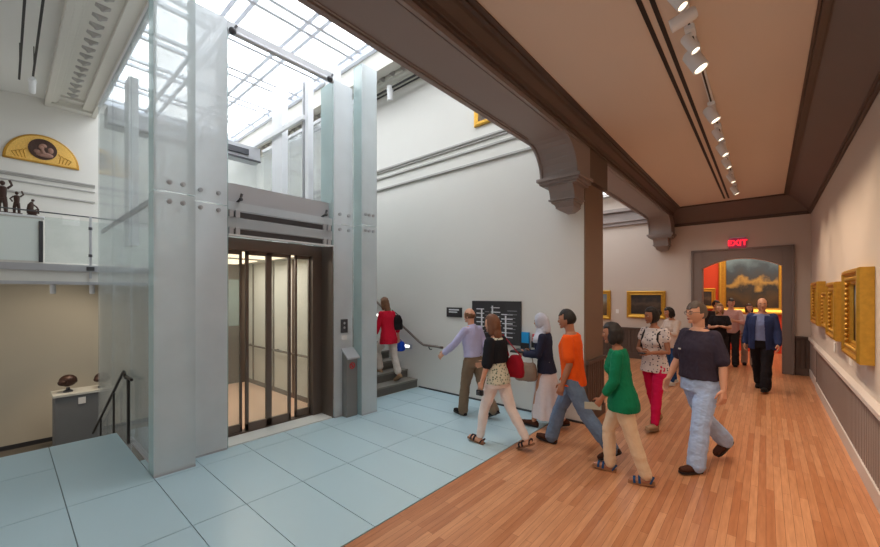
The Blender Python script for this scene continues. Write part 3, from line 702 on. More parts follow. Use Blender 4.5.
def figure(name, lab, y, h, kind):
    r = thing(name, lab, 'sculpture', (-10.85, y, 3.40), 0, 'small bronzes on the balcony plinth')
    X = -10.85; z = 3.40; s = h / 0.42
    part(MB().box(X - 0.06, X + 0.06, y - 0.07 * s, y + 0.07 * s, z, z + 0.03), 'base', M['bronze_cast'], r, bevel=0.004)
    b = MB()
    def q(dy, dz, dx=0): return (X + dx * s, y + dy * s, z + 0.03 + dz * s)
    if kind == 0:   # standing with a raised arm
        b.tube([q(-0.03, 0), q(-0.03, 0.1), q(-0.01, 0.19)], [0.018 * s, 0.022 * s, 0.03 * s], 8).tube([q(0.03, 0), q(0.025, 0.1), q(0.01, 0.19)], [0.018 * s, 0.022 * s, 0.03 * s], 8)
        b.tube([q(0, 0.17), q(0, 0.24), q(0, 0.31), q(0, 0.33)], [0.035 * s, 0.04 * s, 0.042 * s, 0.016 * s], 10).blob(q(0, 0.365), (0.024 * s, 0.026 * s, 0.03 * s), 10, 8)
        b.tube([q(0.04, 0.30), q(0.08, 0.35), q(0.06, 0.41)], 0.013 * s, 8).tube([q(-0.04, 0.30), q(-0.08, 0.25), q(-0.05, 0.2)], 0.013 * s, 8)
    elif kind == 1:  # crouching pair on a rock
        b.blob(q(0, 0.05), (0.07 * s, 0.08 * s, 0.06 * s), 10, 8).tube([q(-0.03, 0.08), q(-0.02, 0.18), q(0.0, 0.25)], [0.05 * s, 0.045 * s, 0.02 * s], 10).blob(q(0.01, 0.28), (0.026 * s,) * 3, 10, 8)
        b.tube([q(0.0, 0.21), q(0.06, 0.16), q(0.09, 0.1)], 0.014 * s, 8).tube([q(0.02, 0.08), q(0.08, 0.12), q(0.08, 0.03)], 0.02 * s, 8)
    else:            # small rider group
        b.tube([q(-0.08, 0.12), q(0.08, 0.13), q(0.12, 0.2)], [0.04 * s, 0.04 * s, 0.025 * s], 10).blob(q(0.14, 0.22), (0.02 * s, 0.04 * s, 0.022 * s), 8, 6)
        for dy in (-0.07, -0.03, 0.04, 0.08): b.tube([q(dy, 0.11), q(dy + 0.01, 0.0)], 0.011 * s, 6)
        b.tube([q(0, 0.15), q(0.01, 0.26), q(0.0, 0.29)], [0.03 * s, 0.035 * s, 0.015 * s], 8).blob(q(0, 0.32), (0.022 * s,) * 3, 8, 6)
    part(b, 'figure', M['bronze_cast'], r, smooth=True)
figure('bronze_sculpture', 'tallest dark bronze figure at the left end of the balcony plinth', -0.02, 0.62, 0)
figure('bronze_sculpture', 'standing dark bronze figure in the middle of the balcony plinth', 0.16, 0.44, 0)
figure('bronze_sculpture', 'dark bronze seated figure at the right end of the balcony plinth', 0.36, 0.42, 1)
tag(MB().box(XW + 0.001, XW + 0.012, 0.92, 1.22, 3.55, 3.75).build('wall_label', M['paper']), 'white text panel on the west wall behind the balcony', 'sign')
# lunette relief
M['relief_pink'] = mat('worn_pinkish_relief', rgb(150, 112, 96), 0.6, var=0.4, scale=14, bump=0.5)
lu = thing('lunette_relief', 'golden half round relief with a dark oval portrait high on the west wall', 'relief', (XW, 0.59, 4.92))
def halfround(r, h, n=20): return [(0.59 + r * math.cos(PI * i / n), 4.92 + h * math.sin(PI * i / n)) for i in range(n + 1)]
part(MB().prism(halfround(0.62, 0.66), 'X', XW + 0.001, XW + 0.05), 'frame', M['gold_flat'], lu, bevel=0.008)
part(MB().prism([(y, z + 0.03) for y, z in halfround(0.57, 0.59)], 'X', XW + 0.03, XW + 0.065), 'panel', M['gold_relief'], lu, bevel=0.006)
part(MB().tube([(XW + 0.05, 0.59, 5.24), (XW + 0.09, 0.59, 5.24)], 0.235, 28), 'oval_panel', M['bronze_cast'], lu)
b = MB().blob((XW + 0.09, 0.57, 5.28), (0.035, 0.05, 0.07), 12, 10).blob((XW + 0.09, 0.60, 5.32), (0.035, 0.06, 0.05), 10, 8).blob((XW + 0.085, 0.62, 5.12), (0.03, 0.15, 0.06), 12, 8).blob((XW + 0.085, 0.50, 5.17), (0.03, 0.06, 0.05), 10, 8).blob((XW + 0.085, 0.72, 5.24), (0.025, 0.05, 0.07), 10, 8)
b.tube([(XW + 0.09, 0.58, 5.24), (XW + 0.09, 0.60, 5.13)], [0.03, 0.05], 8)
part(b, 'portrait_bust', M['relief_pink'], lu, smooth=True)
for s in (-1, 1):
    b = MB()
    for t in range(4):
        b.tube([(XW + 0.065, 0.59 + s * (0.27 + 0.05 * t), 4.98), (XW + 0.075, 0.59 + s * (0.30 + 0.06 * t), 5.08 + 0.02 * (3 - t)), (XW + 0.065, 0.59 + s * (0.26 + 0.05 * t), 5.2 - 0.03 * t)], 0.012, 6)
    part(b, 'scroll_ornament', M['gold_flat'], lu, smooth=True)

# lower hall pedestal with bronze heads
pd = thing('pedestal', 'grey painted pedestal in the lower hall below the balcony', 'pedestal', (-11.6, 1.1, ZLOW))
part(MB().box(-11.95, -11.35, 0.70, 1.66, ZLOW, -0.32), 'body', mat('grey_plinth_paint', rgb(118, 120, 122), 0.6, var=0.04), pd, bevel=0.005)
part(MB().box(-11.98, -11.32, 0.67, 1.69, -0.32, -0.27), 'top', M['car_wall'], pd, bevel=0.005)
part(MB().box(-11.35, -11.335, 1.06, 1.18, -0.52, -0.38), 'label', M['paper'], pd, 'small white caption plate')
def head_bust(lab, y, s, tilt):
    r = thing('sculpted_bust', lab, 'sculpture', (-11.6, y, -0.27))
    X = -11.6; z = -0.27
    part(MB().lathe([(0.08 * s, z), (0.08 * s, z + 0.03), (0.035 * s, z + 0.06), (0.03 * s, z + 0.10 * s)], (X, y, 0), 14), 'stand', M['steel_dark'], r, smooth=True)
    b = MB().blob((X, y, z + 0.25 * s), (0.13 * s, 0.15 * s, 0.13 * s), 16, 12).blob((X + 0.05, y - 0.08 * s, z + 0.22 * s), (0.08 * s, 0.09 * s, 0.07 * s), 12, 10)
    b.blob((X + 0.13 * s, y - 0.03, z + 0.25 * s), (0.03, 0.02, 0.035), 8, 6).blob((X + 0.02, y + 0.13 * s, z + 0.23 * s), (0.025, 0.02, 0.045), 8, 6)
    part(b, 'head', M['bronze_cast'], r, smooth=True)
head_bust('dark bronze head lying tilted on the grey pedestal', 0.92, 1.0, 0)
head_bust('second bronze head on the pedestal close to the glass shaft', 1.48, 0.9, 0)
spot('pedestal_lamp', (-10.8, 0.9, 2.0), (-11.7, 1.0, -0.2), 60, (1, 0.75, 0.5), 50, 0.7)
spot('pedestal_lamp', (-10.9, 1.6, 2.0), (-12.7, 0.6, 0.3), 45, (1, 0.86, 0.7), 100, 0.8)

# ------------------------------------------------------------------ lighting tracks and spotlights
def track_spot(loc, aim, lab, group, r=0.055, L=0.17, lit=True, mount=None, up=0.16, head=True):
    """white cylinder spotlight hung from a stem; loc is the pivot"""
    t = thing('track_spotlight', lab, 'spotlight', (loc[0], loc[1], loc[2] + up), 0, group)
    P = Vector(loc); d = (Vector(aim) - P).normalized()
    q = d.to_track_quat('Z', 'Y').to_matrix()
    part(MB().box(P.x - 0.035, P.x + 0.035, P.y - 0.06, P.y + 0.06, P.z + up - 0.035, P.z + up).tube([P, P + Vector((0, 0, up - 0.03))], 0.012, 8), 'stem', M['white_metal'], t, smooth=True)
    b = MB(); n = 16
    prof = [(-L * 0.55, 0.0), (-L * 0.55, r * 0.8), (-L * 0.45, r), (L * 0.5, r), (L * 0.5, r * 0.82), (L * 0.36, r * 0.7)]
    rings = [[P + q @ Vector((rr * math.cos(2 * PI * k / n), rr * math.sin(2 * PI * k / n), zz)) for k in range(n)] for zz, rr in prof]
    b.loft(rings, caps=False)
    part(b, 'lamp_head', M['white_metal'], t, smooth=True)
    b = MB(); rr = r * 0.74; zz = L * 0.37
    b.loft([[P + q @ Vector((rr * math.cos(2 * PI * k / n), rr * math.sin(2 * PI * k / n), zz + e)) for k in range(n)] for e in (-0.006, 0.006)])
    part(b, 'lens', M['light_face'] if lit else M['white_metal'], t)
    return P + d * (L * 0.62)
lt = thing('lighting_track', 'white ceiling lighting track carrying the gallery spotlights', 'lighting track', (-0.48, 6, ZC))
part(MB().box(-0.50, -0.46, 1.0, 10.2, ZC - 0.045, ZC - 0.001), 'track', M['white_metal'], lt, bevel=0.003)
part(MB().box(-0.488, -0.472, 1.0, 10.2, ZC - 0.048, ZC - 0.045), 'slot', M['black'], lt)
for x in (-0.745, -0.665):
    struct(MB().box(x - 0.017, x + 0.017, -3.5, 11.2, ZC - 0.006, ZC + 0.002).build('trim_16' if x < -0.7 else 'trim_17', M['black']), 'black slot running along the tan ceiling', 'ceiling slot')
ordn = ['first', 'second', 'third', 'fourth', 'fifth', 'sixth', 'seventh', 'eighth', 'ninth', 'tenth']
spec = [(3.12, 0.045, (0.7, 3.3, 1.9), True), (3.38, 0.055, (-1.7, 3.3, 3.6), False), (3.76, 0.045, (0.7, 3.9, 1.9), True), (4.06, 0.075, (0.72, 4.2, 1.7), True),
        (5.40, 0.065, (0.72, 5.5, 1.6), True), (6.14, 0.045, (0.72, 6.2, 1.6), True), (6.83, 0.06, (0.72, 6.9, 1.6), True), (7.57, 0.05, (0.72, 7.6, 1.6), True), (8.61, 0.05, (0.72, 8.6, 1.6), True), (9.65, 0.055, (0.72, 9.7, 1.6), True)]
for i, (y, r, aim, lit) in enumerate(spec):
    side = 'from the near end of the gallery track, ' + ('broad white cylinder' if r > 0.06 else 'slim white cylinder') + (' lit' if lit else ' turned sideways')
    p = track_spot((-0.48, y, 3.97), aim, '%s spotlight %s' % (ordn[i], side), 'spotlights on the gallery ceiling track', r * .88, 0.11 + r, lit, up=ZC - 0.047 - 3.97)
    if lit:
        spot('track_lamp', p, aim, GAL_W, (1.0, 0.77, 0.55), 78, 0.8, 0.05)
# more gallery spots behind the camera
for y, ax in ((1.2, 0.7), (2.2, -1.0), (-0.5, 0.7), (-2.0, -1.0)):
    spot('track_lamp', (-0.48, y, 3.95), (ax, y + 1.2, 0.8), GAL_W, (1.0, 0.77, 0.55), 90, 0.8, 0.05)
# floor and people washes from the same track
for y in (2.6, 4.6, 6.6, 8.9, 10.6):
    spot('track_wash', (-0.48, y, 3.9), (-0.9, y + 0.5, 0.0), WASH_W, (1.0, 0.83, 0.66), 125, 0.9, 0.12)

ht = thing('lighting_track', 'black lighting track hung below the coved ceiling at upper left', 'lighting track', (-9, 0.18, 5.92))
part(MB().box(-10.6, -3.0, 0.17, 0.20, 5.90, 5.93), 'track', M['black'], ht)
for x in (-10.2, -7.0, -4): part(MB().tube([(x, 0.185, 5.93), (x, 0.185, 6.42)], 0.008, 6), 'hanger', M['black'], ht)
ht = thing('lighting_track', 'second black hung track at upper left ending in a white spotlight', 'lighting track', (-9, 0.36, 6.02))
part(MB().box(-10.5, -3.0, 0.345, 0.375, 6.0, 6.03), 'track', M['black'], ht)
for x in (-10.2, -7.0, -4): part(MB().tube([(x, 0.36, 6.03), (x, 0.36, 6.45)], 0.008, 6), 'hanger', M['black'], ht)
track_spot((-10.75, 0.36, 5.92), (-12.8, 0.4, 5.0), 'white spotlight at the end of the hung track at upper left', 'spotlights of the hall', 0.05, 0.34, False, up=0.10)
ht = thing('lighting_track', 'black lighting track below the cornice above the stair wall', 'lighting track', (-6, 5.2, 6.13))
part(MB().box(-9.5, -2.6, 5.19, 5.215, 6.10, 6.13).box(-9.5, -2.6, 5.30, 5.315, 6.10, 6.13), 'track', M['black'], ht)
for x in (-9, -6.6, -4): part(MB().tube([(x, 5.2, 6.13), (x, 5.2, 6.44)], 0.008, 6), 'hanger', M['black'], ht)
track_spot((-5.86, 5.2, 6.02), (-6.0, 5.4, 5.0), 'white spotlight on the track above the stair wall', 'spotlights of the hall', 0.06, 0.26, False, up=0.08)
for y, lab in ((0.64, 'small white spotlight under the balcony above the pedestal'), (1.22, 'small white spotlight under the balcony beside the glass shaft')):
    track_spot((-10.8, y, 2.00), (-11.7, y + 0.1, -0.2), lab, 'spotlights of the hall', 0.045, 0.22, False, up=0.118)

# ------------------------------------------------------------------ pictures
def picture(name, lab, loc, rz, w, h, prof, canvas, group=None, gold='gold', liner=True, studs=0):
    """hangs facing local -Y; prof = (inset, depth) from outer edge inwards"""
    t = thing(name, lab, 'painting', loc, rz, group)
    b = MB(); rings = []
    for ins, dp in prof:
        x, z = w / 2 - ins, h / 2 - ins
        rings.append([(-x, -dp, -z), (x, -dp, -z), (x, -dp, z), (-x, -dp, z)])
    b.loft(rings, caps=False)
    ri = prof[-1][0]
    b.build('frame', M[gold], t)
    if studs:
        b = MB(); ins, dp = prof[studs]
        x, z = w / 2 - ins, h / 2 - ins
        for (ax, az, bx, bz) in ((-x, -z, x, -z), (x, -z, x, z), (x, z, -x, z), (-x, z, -x, -z)):
            n = int(math.hypot(bx - ax, bz - az) / 0.055)
            for i in range(n):
                f = i / n; b.blob((ax + (bx - ax) * f, -dp - 0.002, az + (bz - az) * f), (0.026, 0.022, 0.026), 8, 6)
        b.build('carved_ornament', M['gold_flat'], t, smooth=True)
    x, z = w / 2 - ri + 0.01, h / 2 - ri + 0.01
    MB().box(-x, x, -prof[-1][1] * 0.8, -0.002, -z, z).build('canvas', canvas, t)
    return t
DEEP = [(0, 0.003), (0, 0.10), (0.015, 0.118), (0.04, 0.122), (0.055, 0.10), (0.10, 0.085), (0.13, 0.06), (0.15, 0.062), (0.165, 0.04)]
MED = [(0, 0.003), (0, 0.05), (0.02, 0.065), (0.05, 0.06), (0.08, 0.035), (0.10, 0.04), (0.115, 0.025)]
p_dark = painting_mat('dark_oil_painting', [(0.0, rgb(34, 30, 28)), (0.35, rgb(58, 46, 38)), (0.55, rgb(86, 70, 56)), (0.8, rgb(50, 44, 44)), (1.0, rgb(40, 38, 40))], 4)
p_land = painting_mat('brown_landscape_painting', [(0.0, rgb(60, 44, 28)), (0.4, rgb(110, 84, 50)), (0.7, rgb(150, 150, 140)), (1.0, rgb(120, 140, 160))], 3, 2)
p_big = painting_mat('stormy_landscape_painting', [(0.0, rgb(46, 36, 28)), (0.22, rgb(78, 60, 36)), (0.38, rgb(40, 40, 40)), (0.5, rgb(168, 132, 66)), (0.6, rgb(60, 60, 62)), (0.78, rgb(52, 66, 78)), (1.0, rgb(96, 120, 132))], 2.6, 5)
picture('framed_painting', 'gold framed dark painting on the end wall left of the doorway', (-2.61, YF, 1.575), 0, 1.0, 0.78, MED, p_dark, 'framed paintings on the end wall')
picture('framed_painting', 'gold framed painting half hidden behind the pier edge', (-4.06, YF, 1.55), 0, 1.0, 0.88, MED, p_land, 'framed paintings on the end wall')
gp = [('large deep carved gold frame nearest on the right wall', 5.37, 6.37, 1.20, 2.14, DEEP, 5),
      ('carved gold frame second from the near end of the right wall', 7.0, 7.9, 1.27, 2.04, DEEP, 5),
      ('small gold frame on the right wall, between the second and the farthest', 8.25, 8.95, 1.34, 1.90, MED, 2),
      ('gold frame on the right wall nearest to the end wall', 9.25, 10.4, 1.32, 2.10, DEEP, 5)]
for lab, y0, y1, z0, z1, pr, stn in gp:
    picture('framed_painting', lab, (XR, (y0 + y1) / 2, (z0 + z1) / 2), -PI / 2, y1 - y0, z1 - z0, pr, p_land, 'gilt frames on the right wall', studs=stn)
for y, lab in ((4.95, 'pale caption plate on the right wall before the nearest gold frame'), ):
    tag(MB().box(XR - 0.012, XR - 0.001, y - 0.10, y + 0.08, 1.02, 1.42).build('wall_label', M['paper'], bevel=0.002), lab, 'sign')
for y, lab in ((6.7, 'white caption card below the second gold frame on right wall'), (8.1, 'white caption card below the small gold frame on right wall')):
    tag(MB().box(XR - 0.010, XR - 0.001, y - 0.09, y + 0.09, 1.02, 1.16).build('wall_label', M['paper'], bevel=0.002), lab, 'sign')
tag(MB().box(-3.42, -3.34, YF - 0.01, YF - 0.001, 1.30, 1.42).build('wall_label', M['paper']), 'tiny caption card between the two paintings on the end wall', 'sign')
picture('framed_painting', 'very large gold framed stormy painting in the red room beyond the doorway', (-0.36, 16.0, 2.26), 0, 1.72, 2.05, [(0, 0.003), (0, 0.09), (0.03, 0.11), (0.07, 0.10), (0.15, 0.05), (0.18, 0.055), (0.2, 0.03)], p_big)
picture('framed_painting', 'small gold framed picture on the vermilion wall left of the large one', (-1.62, 16.0, 1.72), 0, 0.62, 0.72, MED, p_dark)
picture('framed_painting', 'gold frame high on the stair wall cut off by the beam', (-3.66, YS, 5.14), 0, 0.5, 0.62, [(0, 0.003), (0, 0.04), (0.03, 0.05), (0.08, 0.03)], p_land)
for x in (-1.4, -0.4, 0.7):
    spot('room_lamp', (x, 13.9, 4.0), (x, 16, 2.1), 48, (1.0, 0.78, 0.52), 70, 0.8)
area('room_fill_lamp', (-0.4, 14.2, 4.15), (0, 0, 0), 3, 2, 70, (1, 0.82, 0.62))

# ------------------------------------------------------------------ signs
ex = thing('exit_sign', 'glowing red exit sign above the arched doorway', 'exit sign', (-0.54, YF - 0.1, 3.15))
part(MB().box(-0.71, -0.37, YF - 0.10, YF - 0.07, 3.03, 3.28), 'face', M['exit_face'], ex, bevel=0.004)
part(MB().box(-0.70, -0.38, YF - 0.11, YF - 0.001, 3.28, 3.31).box(-0.56, -0.52, YF - 0.08, YF - 0.001, 3.12, 3.28), 'bracket', M['steel'], ex)
def text(name, body, size, m, parent, loc, rot, depth=0.003):
    c = D.curves.new(name, 'FONT'); c.body = body; c.size = size; c.extrude = depth; c.align_x = 'CENTER'; c.align_y = 'CENTER'; c.offset = 0.004
    o = D.objects.new(name, c); COL.objects.link(o)
    bpy.context.view_layer.update()
    me = D.meshes.new_from_object(o.evaluated_get(bpy.context.evaluated_depsgraph_get()))
    COL.objects.unlink(o); D.objects.remove(o)
    me.materials.clear(); me.materials.append(m)
    o = D.objects.new(name, me); COL.objects.link(o); o.parent = parent; o.location = loc; o.rotation_euler = rot
    return o
text('lettering', 'EXIT', 0.19, M['exit_letter'], ex, (0, -0.006, 0.0), (PI / 2, 0, 0))
l = D.lights.new('exit_glow', 'POINT'); l.energy = 0.5; l.color = (1, 0.1, 0.1); l.shadow_soft_size = 0.12
o = D.objects.new('exit_glow', l); COL.objects.link(o); o.location = (-0.54, YF - 0.5, 3.1)

sg = thing('directory_sign', 'charcoal directory panel with white plan lines on the stair wall', 'sign', (-3.475, YS, 1.4))
part(MB().box(-3.96, -2.99, YS - 0.03, YS - 0.001, 1.04, 1.76), 'panel', M['sign'], sg, bevel=0.004)
b = MB(); yy0, yy1 = YS - 0.034, YS - 0.03
for x, z0, z1 in ((-3.75, 1.26, 1.62), (-3.53, 1.22, 1.68), (-3.27, 1.16, 1.52)):
    b.box(x - 0.014, x + 0.014, yy0, yy1, z0, z1)
rr = random.Random(4)
for i in range(6):
    z = 1.62 - i * 0.075
    b.box(-3.86, -3.70, yy0, yy1, z - 0.008, z + 0.008)
    b.box(-3.56, -3.40 + rr.random() * 0.06, yy0, yy1, z + 0.02, z + 0.034)
    b.box(-3.36 + rr.random() * 0.06, -3.14, yy0, yy1, z - 0.09, z - 0.074)
part(b, 'plan_lines', M['white_ink'], sg)
b = MB()
for i in range(7):
    z = 1.60 - i * 0.06
    b.box(-3.24, -3.05 - rr.random() * 0.05, yy0, yy1, z - 0.005, z + 0.005)
    b.box(-3.68, -3.60 + rr.random() * 0.03, yy0, yy1, z - 0.03, z - 0.02)
part(b, 'text_lines', M['grey_ink'], sg)
sg = thing('room_sign', 'small charcoal sign with white text left of the directory panel', 'sign', (-4.38, YS, 1.54))
part(MB().box(-4.56, -4.20, YS - 0.02, YS - 0.001, 1.45, 1.63), 'panel', M['sign'], sg, bevel=0.003)
part(MB().box(-4.50, -4.26, YS - 0.023, YS - 0.02, 1.575, 1.60).box(-4.50, -4.30, YS - 0.023, YS - 0.02, 1.535, 1.555), 'text_lines', M['white_ink'], sg)
for x0, x1, z0, z1, mm, lab in ((-2.97, -2.84, 1.02, 1.27, 'blue_ink', 'bright blue leaflet holder at the right edge of the directory panel'), (-2.78, -2.68, 1.06, 1.25, 'red_ink', 'red and white leaflet holder right of the blue one')):
    h = thing('leaflet_holder', lab, 'leaflets', ((x0 + x1) / 2, YS, z0), 0, 'leaflet holders on the stair wall')
    part(MB().box(x0, x1, YS - 0.05, YS - 0.01, z0, z1), 'leaflets', M[mm], h, bevel=0.003)
    part(MB().box(x0 - 0.01, x1 + 0.01, YS - 0.06, YS - 0.052, z0 - 0.01, z0 + 0.08).box(x0 - 0.01, x1 + 0.01, YS - 0.06, YS - 0.001, z0 - 0.02, z0 - 0.008), 'holder', M['black'], h)
    if mm == 'red_ink':
        part(MB().box(x0 + 0.01, x1 - 0.01, YS - 0.054, YS - 0.0505, z1 - 0.06, z1 - 0.045).box(x0 + 0.01, x1 - 0.01, YS - 0.054, YS - 0.0505, z1 - 0.10, z1 - 0.085), 'text_lines', M['white_ink'], h)
# ------------------------------------------------------------------ people
SK = mat('light_skin', rgb(214, 160, 132), 0.55, var=0.05, scale=14)
SK2 = mat('tan_skin', rgb(196, 140, 108), 0.55, var=0.05, scale=14)
SK3 = mat('brown_skin', rgb(168, 114, 86), 0.55, var=0.05, scale=14)
LIP = mat('lip_tone', rgb(164, 88, 80), 0.5)
EYEW = mat('eye_white', rgb(226, 222, 216), 0.3)
IRIS = mat('dark_iris', rgb(40, 28, 22), 0.3)
def hairm(n, c): return mat(n, c, 0.55, var=0.3, scale=40, bump=0.4, stretch=(1, 1, 0.2))
H_BR = hairm('brown_hair', rgb(112, 74, 46)); H_BK = hairm('black_hair', rgb(28, 22, 22)); H_GR = hairm('greying_hair', rgb(92, 80, 72))
H_DB = hairm('dark_brown_hair', rgb(52, 36, 30)); H_BL = hairm('dark_blonde_hair', rgb(150, 112, 74)); H_AU = hairm('auburn_hair', rgb(112, 72, 48))
def cloth(n, c, var=0.08): return mat(n, c, 0.88, var=var, scale=16, bump=0.15, spec=0.25)
RX = lambda a: Matrix.Rotation(a, 3, 'X')
RZ = lambda a: Matrix.Rotation(a, 3, 'Z')
RY = lambda a: Matrix.Rotation(a, 3, 'Y')

def voxel(mb, name, mats, vox, smooth, wr=0.0, seed=0.0, parent=None, stretch=(1, 1, 1), clipz=None):
    """union the overlapping solids into one skin, relax it, add cloth folds"""
    me = mb.mesh('tmp'); o = D.objects.new('tmp', me); COL.objects.link(o)
    r = o.modifiers.new('r', 'REMESH'); r.mode = 'VOXEL'; r.voxel_size = vox; r.use_smooth_shade = True
    if smooth:
        s = o.modifiers.new('s', 'SMOOTH'); s.factor = 0.5; s.iterations = smooth
    bpy.context.view_layer.update()
    n = D.meshes.new_from_object(o.evaluated_get(bpy.context.evaluated_depsgraph_get()))
    COL.objects.unlink(o); D.objects.remove(o); D.meshes.remove(me)
    n.name = name
    if wr:
        nr = [v.normal.copy() for v in n.vertices]
        for v, q in zip(n.vertices, nr):
            p = Vector((v.co.x * stretch[0], v.co.y * stretch[1], v.co.z * stretch[2])) * 11 + Vector((seed, seed * 1.7, 0))
            a = noise.noise(p) * 0.7 + abs(noise.noise(p * 2.1)) * 0.6 - 0.15
            v.co += q * (a * wr)
    if clipz is not None:
        for v in n.vertices: v.co.z = max(v.co.z, clipz)
    n.materials.clear()
    for m in mats if isinstance(mats, (list, tuple)) else [mats]: n.materials.append(m)
    n.polygons.foreach_set('use_smooth', [True] * len(n.polygons)); n.update()
    ob = D.objects.new(name, n); COL.objects.link(ob)
    if parent: ob.parent = parent
    return ob

class Fig:
    """skeleton in local metres, x right, y forward, z up"""
    def __init__(s, H=1.75, female=False, legs=((0, 0), (0, 0)), toes=(0, 0), arms=((0, 8, 10, 0), (0, 8, 10, 0)), lean=0, turn=0, head=(0, 0), girth=1.0, spread=0.0):
        s.k = k = H / 1.75; s.f = female; s.g = girth
        R = math.radians
        s.hipw = 0.088 if not female else 0.09
        s.shw = 0.168 if not female else 0.150
        s.lean = RX(-R(lean)) @ RZ(R(turn))
        s.legs = []
        for sx, (a, kn), toe in zip((-1, 1), legs, toes):
            a, b = R(a), R(a) - R(kn)
            hip = Vector((sx * s.hipw, 0, 0.90)); sp = sx * spread
            knee = hip + Vector((sp * 0.5, math.sin(a), -math.cos(a))) * 0.425
            ank = knee + Vector((sp * 0.5, math.sin(b), -math.cos(b))) * 0.405
            fr = RX(R(toe))
            s.legs.append((hip, knee, ank, fr))
        low = min((ank + fr @ Vector((0, y, -0.075))).z for h, kk, ank, fr in s.legs for y in (-0.06, 0.17))
        dz = Vector((0, 0, -low))
        s.legs = [(h + dz, kk + dz, a + dz, fr) for h, kk, a, fr in s.legs]
        s.pel = Vector((0, 0, 0.95)) + dz
        s.arms = []
        for sx, (p, ab, el, inn) in zip((-1, 1), arms):
            p, ab, el, inn = R(p), R(ab), R(el), R(inn)
            sh = s.up(Vector((sx * s.shw, -0.01, 0.448)))
            d1 = s.lean @ Vector((sx * math.sin(ab), math.sin(p) * math.cos(ab), -math.cos(p) * math.cos(ab)))
            q = p + el
            d2 = s.lean @ Vector((-sx * math.sin(inn), math.sin(q) * math.cos(inn), -math.cos(q) * math.cos(inn)))
            if el < R(30): d2 = (d2 + s.lean @ Vector((sx * math.sin(ab) * 0.6, 0, 0))).normalized()
            e = sh + d1 * 0.285; w = e + d2 * 0.25
            s.arms.append((sh, e, w, d2))
        s.neck = s.up(Vector((0, -0.005, 0.515)))
        s.hm = s.lean @ RZ(R(head[0])) @ RX(R(head[1]))
        s.hc = s.up(Vector((0, 0.0, 0.555))) + s.hm @ Vector((0, 0.022, 0.13))
    def up(s, v): return s.pel + s.lean @ v
    def ring(s, z, rx, ry, yo=0.0, n=20, pw=1.0):
        """ellipse around the spine at height z above the pelvis"""
        out = []
        m = s.lean if z > 0 else RX(0)
        for i in range(n):
            a = 2 * PI * i / n
            out.append(s.pel + m @ Vector((rx * math.cos(a), yo + ry * math.sin(a), z)))
        return out
    def torso(s, e=0.0, z0=-0.10, z1=0.53, mb=None, flare=0.0, sc=(1, 1)):
        g = s.g
        if s.f:
            T = [(-0.20, .168, .112, -.012), (-0.10, .170, .118, -.015), (0, .158, .108, -.008), (0.10, .132, .094, 0), (0.20, .133, .094, .004), (0.30, .147, .105, .014), (0.36, .150, .108, .012), (0.43, .144, .085, -.004), (0.48, .106, .068, -.008), (0.53, .052, .052, -.006)]
        else:
            T = [(-0.20, .165, .108, -.008), (-0.10, .162, .112, -.008), (0, .156, .110, 0), (0.10, .150, .106, .004), (0.20, .155, .108, .006), (0.30, .168, .115, .010), (0.37, .172, .112, .008), (0.44, .160, .088, -.002), (0.49, .112, .070, -.006), (0.53, .060, .058, -.006)]
        def at(z):
            for a, b in zip(T, T[1:]):
                if a[0] <= z <= b[0]:
                    t = (z - a[0]) / (b[0] - a[0]); return [a[i] + (b[i] - a[i]) * t for i in range(4)]
            return list(T[0] if z < T[0][0] else T[-1])
        zs = sorted(set([z0, z1] + [t[0] for t in T if z0 < t[0] < z1]))
        rings = []
        for z in zs:
            _, rx, ry, yo = at(z)
            b = g if z < 0.36 else 1 + (g - 1) * 0.4
            fl = flare * max(0, (0.15 - z) / 0.3)
            rings.append(s.ring(z, (rx * b + e + fl) * sc[0], (ry * b * (1 + (g - 1) * 0.6) + e + fl) * sc[1], yo + (g - 1) * 0.10 * (1 if -0.05 < z < 0.3 else 0.4)))
        return (mb or MB()).loft(rings)

def seg(mb, pts, rad, n=12):
    mb.tube(pts, rad, n)
    for p, r in zip(pts, rad): mb.blob(p, (r * 0.98,) * 3, n, 8)

def lerp(a, b, t): return a + (b - a) * t

def hand(mb, w, d, out, curl, sx, s=1.0):
    """palm, four jointed fingers of unequal length and a side thumb; d = hand direction, out = back of hand"""
    d = d.normalized(); out = (out - d * out.dot(d)).normalized(); side = d.cross(out) * sx
    c = lambda a, b, e: w + (d * a + side * b + out * e) * s
    mb.loft([[c(a, hx * math.cos(t), hz * math.sin(t)) for t in [2 * PI * i / 12 for i in range(12)]] for a, hx, hz in ((-0.02, .024, .019), (0.02, .034, .017), (0.06, .041, .015), (0.088, .040, .013))])
    for i, (L, b) in enumerate(((0.070, -.033), (0.080, -.011), (0.074, .011), (0.058, .032))):
        p = [c(0.07, b * 0.9, 0)]; a = math.radians(curl * 0.25)
        dirv = d
        for j, f in enumerate((0.45, 0.32, 0.25)):
            a += math.radians(curl) * (0.5 if j == 0 else 0.8)
            dv = d * math.cos(a) - out * math.sin(a) + side * (b * 2.6)
            p.append(p[-1] + dv.normalized() * ((L * f + (0.02 if j == 0 else 0)) * s))
        seg(mb, p, [.0098 * s, .0094 * s, .0088 * s, .0078 * s], 8)
    a = math.radians(curl * 0.5)
    t0 = c(0.012, -.026, -.004); t1 = t0 + (d * 0.62 - side * 0.72 - out * 0.25).normalized() * 0.040 * s
    t2 = t1 + (d * 0.9 - side * 0.25 - out * 0.35 * (1 + a)).normalized() * 0.030 * s
    t3 = t2 + (d * 0.95 - out * 0.4 * (1 + a)).normalized() * 0.022 * s
    seg(mb, [t0, t1, t2, t3], [.014 * s, .012 * s, .0105 * s, .009 * s], 8)

